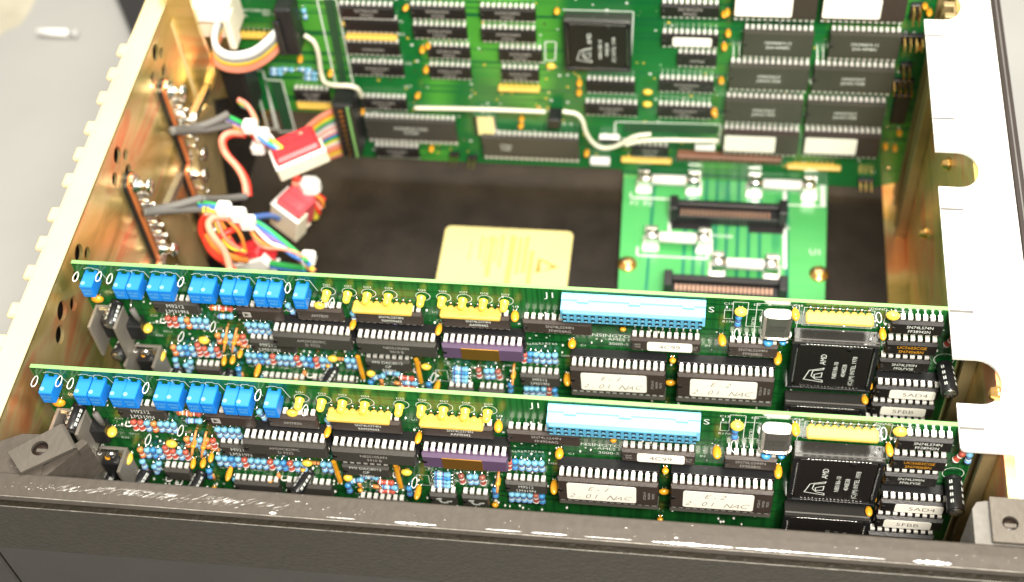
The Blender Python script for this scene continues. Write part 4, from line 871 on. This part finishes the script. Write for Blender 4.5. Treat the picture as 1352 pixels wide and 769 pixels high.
def tri(P1, P2, P3, m, z): q.prism([(P1.x, P1.y), (P2.x, P2.y), (P3.x, P3.y)], z, z+.04, m)
tri(a, b, c, M_LABK, -139.58); mid = (a+b+c)/3; tri(a.lerp(mid, .34), b.lerp(mid, .34)-Vector((1.2, 0, 0)), c.lerp(mid, .3)+Vector((1.5, -.5, 0)), M_LABEL, -139.53)
o = q.build('warning_label'); tag(o, 'yellow static warning label with a brown triangle stuck to the black floor', 'label')
# ------------------------------------------------------------------ left side connectors on the wall, posts
def wallp(v, x, y, xw): return on(v, x, y, 0, xw)
def dsub(y0, z0, z1, label):
    t = thing('panel_connector', label, 'connector', (-3.5, y0, (z0+z1)/2), 'oblong connectors on the gold side wall')
    L = z0-z1; q = MB()
    for w, x0, x1, mm in ((5.4, -3.4, -1.7, M_BLK), (4.4, -1.7, -.9, M_COPP), (3.0, -.9, .6, M_ALU)):
        P = [(y0+math.cos(a)*w, (z0+z1)/2+(L/2-w)*(1 if math.sin(a) >= 0 else -1)+math.sin(a)*w) for a in [2*math.pi*k/20+.01 for k in range(20)]]
        q.prism(P, x0, x1, mm, 'x')
    o = q.build('shell', t); o.location = -t.location
    for zc in (z0-6, z1+6):
        q = MB(); q.lathe([(-1.8, 3.6), (.8, 3.6), (1.2, 2.6), (5, 2.3), (5.4, 3.4), (6.4, 3.4), (7, 2)], M_TIN, 'x', 14, (0, y0, zc)); o = q.build('jack_screw', t); o.location = -t.location
    for k in range(5):
        zc = z0-13-(L-26)*k/4
        for dy in (-2, 2): q = MB(); q.lathe([(.2, 1.1), (3.8, 1.1), (4.2, .9)], M_TIN, 'x', 9, (0, y0+dy, zc)); o = q.build('solder_cup', t); o.location = -t.location
    return t
dsub(166, -19, -70, 'oblong orange wall connector wired with the upper pair of grey sleeves')
dsub(111, -20, -73, 'oblong orange wall connector wired with the lower pair of grey sleeves')
dsub(160, -66, -118, 'oblong orange wall connector below the top one, partly behind a gold post')
dsub(106, -70, -122, 'oblong orange wall connector lowest on the wall, just above the second board')
a = on('k3', 440, 230, 0, 8)
def slab(name, label, pts, m, th, cat='bracket', z0=None):
    q = MB(); q.prism(pts, 0, th, m, 'x'); return q
# gold braces standing inside the side wall
q = MB(); P = [on('o', u, v, 1, 196) for u, v in ((211, -12), (247, -12), (262, 40), (286, 98), (283, 112), (268, 140), (262, 138))]
q.prism([(p.x, p.z) for p in P], 196, 198.5, M_ANOD, 'y'); a, b = P[0], P[6]; q.prism([(a.x, a.z), (a.x+1.2, a.z), (b.x+1.2, b.z), (b.x, b.z)], 193, 196, M_ANL, 'y'); q.box(P[6].x-2, P[5].x+3, 192, 196, P[6].z-3, P[6].z+1, M_ALU, .8)
tag(q.build('brace_plate'), 'large gold brace plate slanting up at the rear left corner', 'brace')
for lab, pp in (('dusty gold post standing behind the upper wall connector', ((252, 164), (281, 140), (299, 256), (268, 262))), ('dusty gold post standing behind the lower wall connector', ((216, 283), (246, 285), (279, 362), (251, 362)))):
    P = [on('o', u, v, 0, 3) for u, v in pp]; c = P[0]; q = MB(); q.prism([(p.y, p.z) for p in P], .5, 3.5, M_POST, 'x')
    a = on('o', pp[0][0]+1, pp[0][1]-2, 0, 3); b = on('o', pp[0][0]+20, pp[0][1]-42, 0, 3); q.prism([(a.y, a.z), (a.y+3.5, a.z+3), (b.y+3.5, b.z+3), (b.y, b.z)], 2, 5, M_ALU, 'x')
    tag(q.build('support_post'), lab, 'post')
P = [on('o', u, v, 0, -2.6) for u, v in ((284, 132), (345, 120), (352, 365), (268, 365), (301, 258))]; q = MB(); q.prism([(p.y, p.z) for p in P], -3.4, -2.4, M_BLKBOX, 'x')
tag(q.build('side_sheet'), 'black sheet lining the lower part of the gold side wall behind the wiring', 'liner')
a = on('o', 288, 94, 1, 205); b = on('o', 331, 132, 1, 205)
q = MB(); q.box(a.x, b.x, 205, 222, b.z-12, a.z, M_BLKBOX, 1.5); tag(q.build('power_switch_block'), 'black block in the rear left corner behind the wiring', 'block')
# ------------------------------------------------------------------ wiring
def wp(v, x, y, Y): return on(v, x, y, 1, Y)
def wires(name, label, cat, routes, r=1.0, group=None):
    t0 = Vector(routes[0][1][0]); t = thing(name, label, cat, t0, group)
    for colr, pts in routes:
        q = MB(); q.tube([Vector(p)-t0 for p in pts], r, WIRE.get(colr, None) or colr, 8, 2); q.build('wire', t)
    return t, t0
def path(v, pts, Ys): return [wp(v, x, y, Y) for (x, y), Y in zip(pts, Ys)]
def bundle(name, label, base, cols, r=1.0, sp=1.7, group=None):
    ro = []
    for i, c in enumerate(cols):
        o_ = Vector((0, 0, 0)) + Vector((.15*sp*(i-len(cols)/2), .3*((i % 2)-.5), sp*.75*(len(cols)/2-i)))
        ro.append((c, [p+o_+Vector((R.uniform(-.4, .4), R.uniform(-.4, .4), R.uniform(-.4, .4))) for p in base]))
    return wires(name, label, 'cable', ro, r, group)
def sleeve(parent, t0, pts, r=1.9): q = MB(); q.tube([Vector(p)-t0 for p in pts], r, M_GREY, 9, 2); q.build('sleeve', parent)
def tie(parent, t0, p, s=3.4, m=None):
    s *= .8; q = MB(); c = Vector(p)-t0; q.box(c.x-s, c.x+s, c.y-s, c.y+s, c.z-s*.9, c.z+s*.9, m or M_NYL, s*.32); q.build('cable_tie', parent)
# upper harness
base = path('k4', ((120, 120), (190, 150), (260, 195), (320, 235)), (178, 180, 180, 178))
t, t0 = bundle('cable_harness', 'upper bundle of coloured wires with grey sleeves and white ties, next to the red plug', base, ['green', 'blue', 'violet', 'white', 'orange', 'yellow'], 1.0)
sleeve(t, t0, [wallp('k2', 530, 620, 1)]+path('k2', ((700, 600), (830, 560), (940, 500)), (168, 172, 178)))
sleeve(t, t0, [wallp('k2', 530, 625, 1)]+path('k2', ((720, 615), (840, 600), (960, 575)), (168, 172, 178)))
for x, y in ((215, 145), (265, 180), (250, 230)): tie(t, t0, wp('k4', x, y, 176), 4)
# orange loop wires falling from the upper harness to the lower sleeve
q_, _ = wires('loop_wire', 'pair of orange and red wires looping down between the two harnesses', 'cable', [
    ('salmon', path('k4', ((185, 175), (130, 168), (95, 195), (110, 255), (165, 310), (195, 370), (200, 430)), (176, 172, 168, 165, 160, 155, 150))),
    ('red', path('k4', ((195, 180), (140, 175), (103, 200), (118, 258), (175, 315), (207, 370), (212, 428)), (177, 173, 169, 166, 161, 156, 151)))], 1.5)
q_, _ = wires('rainbow_wire', 'rainbow ribbon rising out of the upper harness beside the black block', 'cable', [(c, path('k4', ((165+i*5, 35+i*7), (205+i*5, 55+i*7), (235+i*3, 110+i*5), (240, 150)), (190, 190, 186, 182))) for i, c in enumerate(('salmon', 'yellow', 'green', 'grey'))], 1.2)
rw = random.Random(21)
def tangle(label, A, Bq, Y0, Y1, cols, sag):
    ro = []
    for i, c in enumerate(cols):
        a = wp('k4', A[0]+rw.uniform(-8, 8), A[1]+rw.uniform(-12, 12), Y0); b = wp('k4', Bq[0]+rw.uniform(-14, 14), Bq[1]+rw.uniform(-12, 12), Y1)
        m1 = a.lerp(b, .33)+Vector((rw.uniform(-5, 5), rw.uniform(-4, 4), rw.uniform(-sag, sag))); m2 = a.lerp(b, .7)+Vector((rw.uniform(-5, 5), rw.uniform(-4, 4), rw.uniform(-sag, sag)))
        ro.append((c, [a, m1, m2, b]))
    wires('loose_wires', label, 'cable', ro, .85)
tangle('thin loose coloured wires spreading from the upper harness into the large red plug', (225, 165), (345, 245), 178, 172, ['orange', 'yellow', 'blue', 'red', 'white', 'salmon', 'green'], 5)
tangle('thin loose coloured wires between the lower sleeves and the smallest red plug', (60, 500), (190, 660), 126, 122, ['red', 'orange', 'salmon', 'yellow', 'red', 'orange'], 8)
tangle('thin loose coloured wires beside the lower harness ties and the second board', (210, 540), (440, 690), 132, 124, ['violet', 'salmon', 'white', 'blue', 'orange'], 5)
tangle('thin loose orange and red wires dropping below the pink plug', (395, 380), (500, 480), 172, 172, ['orange', 'red', 'salmon', 'yellow'], 6)
# red plug with rainbow ribbon to the rear board
def plug(label, v, corners, Y, m1, m2, W_=24, H_=12, D_=16, rz=0, ry=0):
    p = wp(v, corners[0], corners[1], Y); t = thing('wire_plug', label, 'connector', p, 'red and white nylon plugs')
    t.rotation_euler = (0, ry, rz)
    q = MB(); q.box(-W_/2, W_/2, -D_/2+1, D_/2+3, -H_/2, H_/2+2.5, m1, 1.4)
    for i in range(8):
        for j in (0, 1): q.lathe([(H_/2+2.4, .9), (H_/2+3.1, .6)], m1, 'z', 8, (-W_/2+2+i*(W_-4)/7, -D_/4+j*D_/2, 0))
    q.build('plug_body', t)
    q = MB(); q.box(-W_/2-1.2, W_/2+1.2, -D_/2-1, -D_/2+.6, -H_/2-2, H_/2-1, m2, .4); q.box(-W_/2-1.3, -W_/2-.1, -D_/2-.8, D_/2, -H_/2-2, H_/2-1.2, m2, .4); q.box(W_/2+.1, W_/2+1.3, -D_/2-.8, D_/2-5, -H_/2-2, H_/2-1.2, m2, .4); q.box(-W_/2, W_/2, -D_/2, D_/2, -H_/2-2, -H_/2-1, m2, .4)
    for x0, x1, y0, y1 in ((-W_/2-1.4, W_/2+1.4, -D_/2-1.2, -D_/2+.8), (-W_/2-1.4, -W_/2+.2, -D_/2-.8, D_/2)): q.box(x0, x1, y0, y1, H_/2-1.1, H_/2-.5, M_NYL, .2)
    q.build('housing', t)
    return t
plug('large red plug in a white housing, ribbon running to the rear board', 'k4', (412, 255), 174, M_REDP, M_CREAM, 22, 7, 13, .5, -.12)
plug('pink and red plug standing in a white housing below the large red plug', 'k4', (390, 495), 165, M_PINKP, M_CREAM, 14, 17, 12, -.5, .3)
plug('small red plug in a white housing just above the second board', 'k4', (235, 690), 140, M_REDP, M_NYL, 18, 10, 9, -.1, -.5)
def ribbon(name, label, A, Bp, cols, parent=None, r=.75):
    t0 = Vector(A[0]); t = thing(name, label, 'ribbon cable', t0); n = len(cols)
    q = MB()
    for i, c in enumerate(cols):
        f = i/(n-1); q.tube([Vector(a).lerp(Vector(b), f)-t0 for a, b in zip(A, Bp)], r, WIRE[c], 6, 2)
    q.build('ribbon', t); return t, t0
RBW = ['white', 'grey', 'violet', 'blue', 'green', 'yellow', 'orange', 'red', 'salmon', 'white', 'grey', 'blue', 'green', 'yellow', 'orange', 'red', 'brown', 'salmon']
ribbon('ribbon_cable', 'rainbow ribbon cable between the red plug and the black rear board header', path('k4', ((420, 180), (490, 110), (575, 70)), (180, 205, 216)), path('k4', ((500, 290), (545, 270), (600, 250)), (178, 200, 214)), ['salmon', 'orange', 'yellow', 'green', 'grey', 'white', 'salmon', 'white', 'salmon', 'blue', 'green', 'yellow', 'white', 'salmon', 'salmon', 'orange', 'yellow', 'salmon'][:18], r=1.35)
ribbon('ribbon_cable', 'curved rainbow ribbon cable looping from the cream connector at the top left', path('r2', ((150, 80), (118, 170), (130, 240), (200, 280), (320, 260), (400, 190), (450, 130)), (208, 204, 200, 198, 200, 208, 214)),
       path('r2', ((185, 130), (140, 200), (115, 290), (170, 345), (290, 350), (400, 290), (460, 215)), (212, 208, 200, 198, 200, 208, 214)), ['white', 'white', 'grey', 'grey', 'yellow', 'orange', 'salmon', 'salmon', 'salmon'], r=1.55)
p = wp('r2', 495, 130, 214); q = MB(); q.box(-4, 4, -5, 8, -14, 14, M_SOCK, 1); q.box(-5, -2, -7, -5, -12, 8, M_BLK, .4); tag(link('ribbon_header', mesh_of(q, 'ribbon_header'), None, p), 'black header at the end of the curved rainbow ribbon', 'connector')
p = wp('r2', 790, 590, 214); q = MB(); q.box(-5, 5, -7, 8, -20, 16, M_SOCK, 1); q.box(2.5, 3.5, -8, -7, -19, 15, M_EDGE)
for k in range(10): q.box(-1.5, .2, -7.6, -7, -18+k*3.3, -16.8+k*3.3, M_GLD)
tag(link('ribbon_header', mesh_of(q, 'ribbon_header'), None, p), 'tall black header where the red plug ribbon meets the rear board', 'connector')
p = wp('r2', 115, 60, 212); q = MB(); q.box(-10, 10, -4, 12, -13, 8, M_CREAM, 1.5); q.box(-11, 9, -8, -4, 0, 10, M_NYL, 1.2); q.box(7, 10.5, -9, 0, -15, 4, M_CREAM, .8); tag(link('power_connector', mesh_of(q, 'power_connector'), None, p), 'cream nylon power connector at the top left of the rear board', 'connector')
# lower harness
base = path('k4', ((20, 480), (100, 490), (200, 525), (290, 570), (370, 640), (470, 720)), (120, 128, 135, 135, 130, 122))
t, t0 = bundle('cable_harness', 'lower bundle of coloured wires with white ties running down to the second board', base, ['green', 'blue', 'blue', 'yellow', 'yellow', 'salmon', 'salmon'], 1.0)
sleeve(t, t0, [wallp('k3', 270, 405, 1)]+path('k3', ((400, 385), (500, 360), (620, 325)), (114, 118, 122))); sleeve(t, t0, [wallp('k3', 270, 410, 1)]+path('k3', ((420, 395), (520, 390), (640, 385)), (114, 118, 122)))
sleeve(t, t0, path('k3', ((620, 330), (740, 330), (880, 315)), (128, 140, 148)), 1.7)
for x, y in ((110, 480), (170, 505), (207, 535), (453, 680)): tie(t, t0, wp('k4', x, y, 126), 4)
wires('loop_wire', 'red and orange wires curling behind the second board at the lower left', 'cable', [
    ('red', path('k4', ((60, 500), (20, 520), (15, 580), (50, 620), (110, 580), (180, 550)), (124, 124, 122, 120, 122, 128))),
    ('salmon', path('k4', ((150, 520), (60, 510), (40, 545), (70, 600), (115, 650), (135, 730)), (126, 122, 118, 112, 104, 90))),
    ('orange', path('k4', ((40, 580), (80, 650), (150, 680), (200, 690)), (118, 114, 116, 122))),
    ('red', path('k4', ((30, 600), (60, 660), (120, 700), (160, 740)), (120, 112, 106, 98)))], 1.6)
wires('blue_lead', 'short blue and green leads running into the small plugs', 'cable', [('blue', path('k4', ((230, 515), (300, 505), (330, 520)), (134, 150, 158))), ('green', path('k4', ((300, 700), (380, 715), (440, 720)), (130, 128, 124))), ('blue', path('k4', ((300, 712), (380, 726), (440, 728)), (130, 128, 124)))], 1.4)
wires('plug_lead', 'red orange and yellow leads with a white tie under the large red plug', 'cable', [('red', path('k4', ((400, 350), (450, 400), (515, 450)), (172, 178, 176))), ('salmon', path('k4', ((400, 370), (440, 420), (500, 465)), (172, 178, 176))), ('yellow', path('k4', ((420, 370), (455, 440), (480, 515)), (176, 180, 180)))], 2.0)
q = MB(); q.box(-5, 5, -4, 4, -5, 5, M_NYL, 2.5); tag(link('wire_tie', mesh_of(q, 'wire_tie'), None, wp('k4', 460, 385, 172)), 'white nylon tie around the leads under the large red plug', 'tie')
# grey-white cable across the rear board
wires('white_cable', 'cream cable running across the rear board from the black header to the slot connector', 'cable', [('cream', path('r2', ((570, 175), (635, 215), (655, 400), (700, 425), (830, 425), (855, 480)), (216, 216, 217, 212, 212, 216))),
    ('cream', path('rl', ((295, 145), (600, 150), (880, 162)), (214, 214, 214))), ('cream', path('rl', ((955, 160), (1040, 172), (1062, 270), (1120, 328), (1200, 318), (1270, 270), (1350, 262)), (214, 214, 214, 214, 213, 213, 214))), ('cream', path('r6', ((130, 175), (200, 155), (480, 160)), (213, 213, 214)))], 1.15)
# ------------------------------------------------------------------ table, loose pin, black case behind
q = MB(); q.prism([(-600, -400), (700, -400), (700, 600), (-310+90, 700), (-600, 700)], -156, -151, M_TABLE)
a = on('o', 155, 0, 2, -151); b = on('o', 180, 60, 2, -151)
tb = MB(); tb.box(-700, 700, -500, 900, -156, -151, M_TABLE); tag(tb.build('table_top'), None, None, kind='structure')
d = (b-a).normalized(); n = Vector((-d.y, d.x, 0)); A = a-d*250; Bq = b+d*40
q = MB(); q.prism([(A.x, A.y), (Bq.x, Bq.y), (Bq.x+140, Bq.y+60), (A.x+320, A.y+60)], -151, -146, M_BLKBOX); tag(q.build('black_case'), 'flat black case on the table behind the left wall', 'case')
a = on('o', 50, 42, 2, -148); b = on('o', 90, 44, 2, -148); q = MB(); L = (b-a).length
q.lathe([(-L/2, 2.2), (L/2-1, 2.4), (L/2, 1.4)], M_NYL, 'x', 12); q.lathe([(L/2-1, 1.2), (L/2+4, 1.2), (L/2+4.5, 2.4), (L/2+5.5, 2.4)], mat('clear_tip', (.6, .62, .6), .2), 'x', 12)
o = link('plastic_spacer', mesh_of(q, 'plastic_spacer'), None, (a+b)/2); o.rotation_euler.z = math.atan2((b-a).y, (b-a).x); tag(o, 'small white plastic spacer lying alone on the grey table', 'spacer')
q = MB(); a = on('o', 10, 15, 2, -150.9); P = [(a.x+(14+3*math.sin(k*2.3))*math.cos(k*.52), a.y+(24+5*math.sin(k*1.7))*math.sin(k*.52)) for k in range(12)]
q.prism(P, -150.98, -150.93, M_STAIN); tag(q.build('stain'), 'pale yellow stain on the grey table at the top left corner', 'stain')
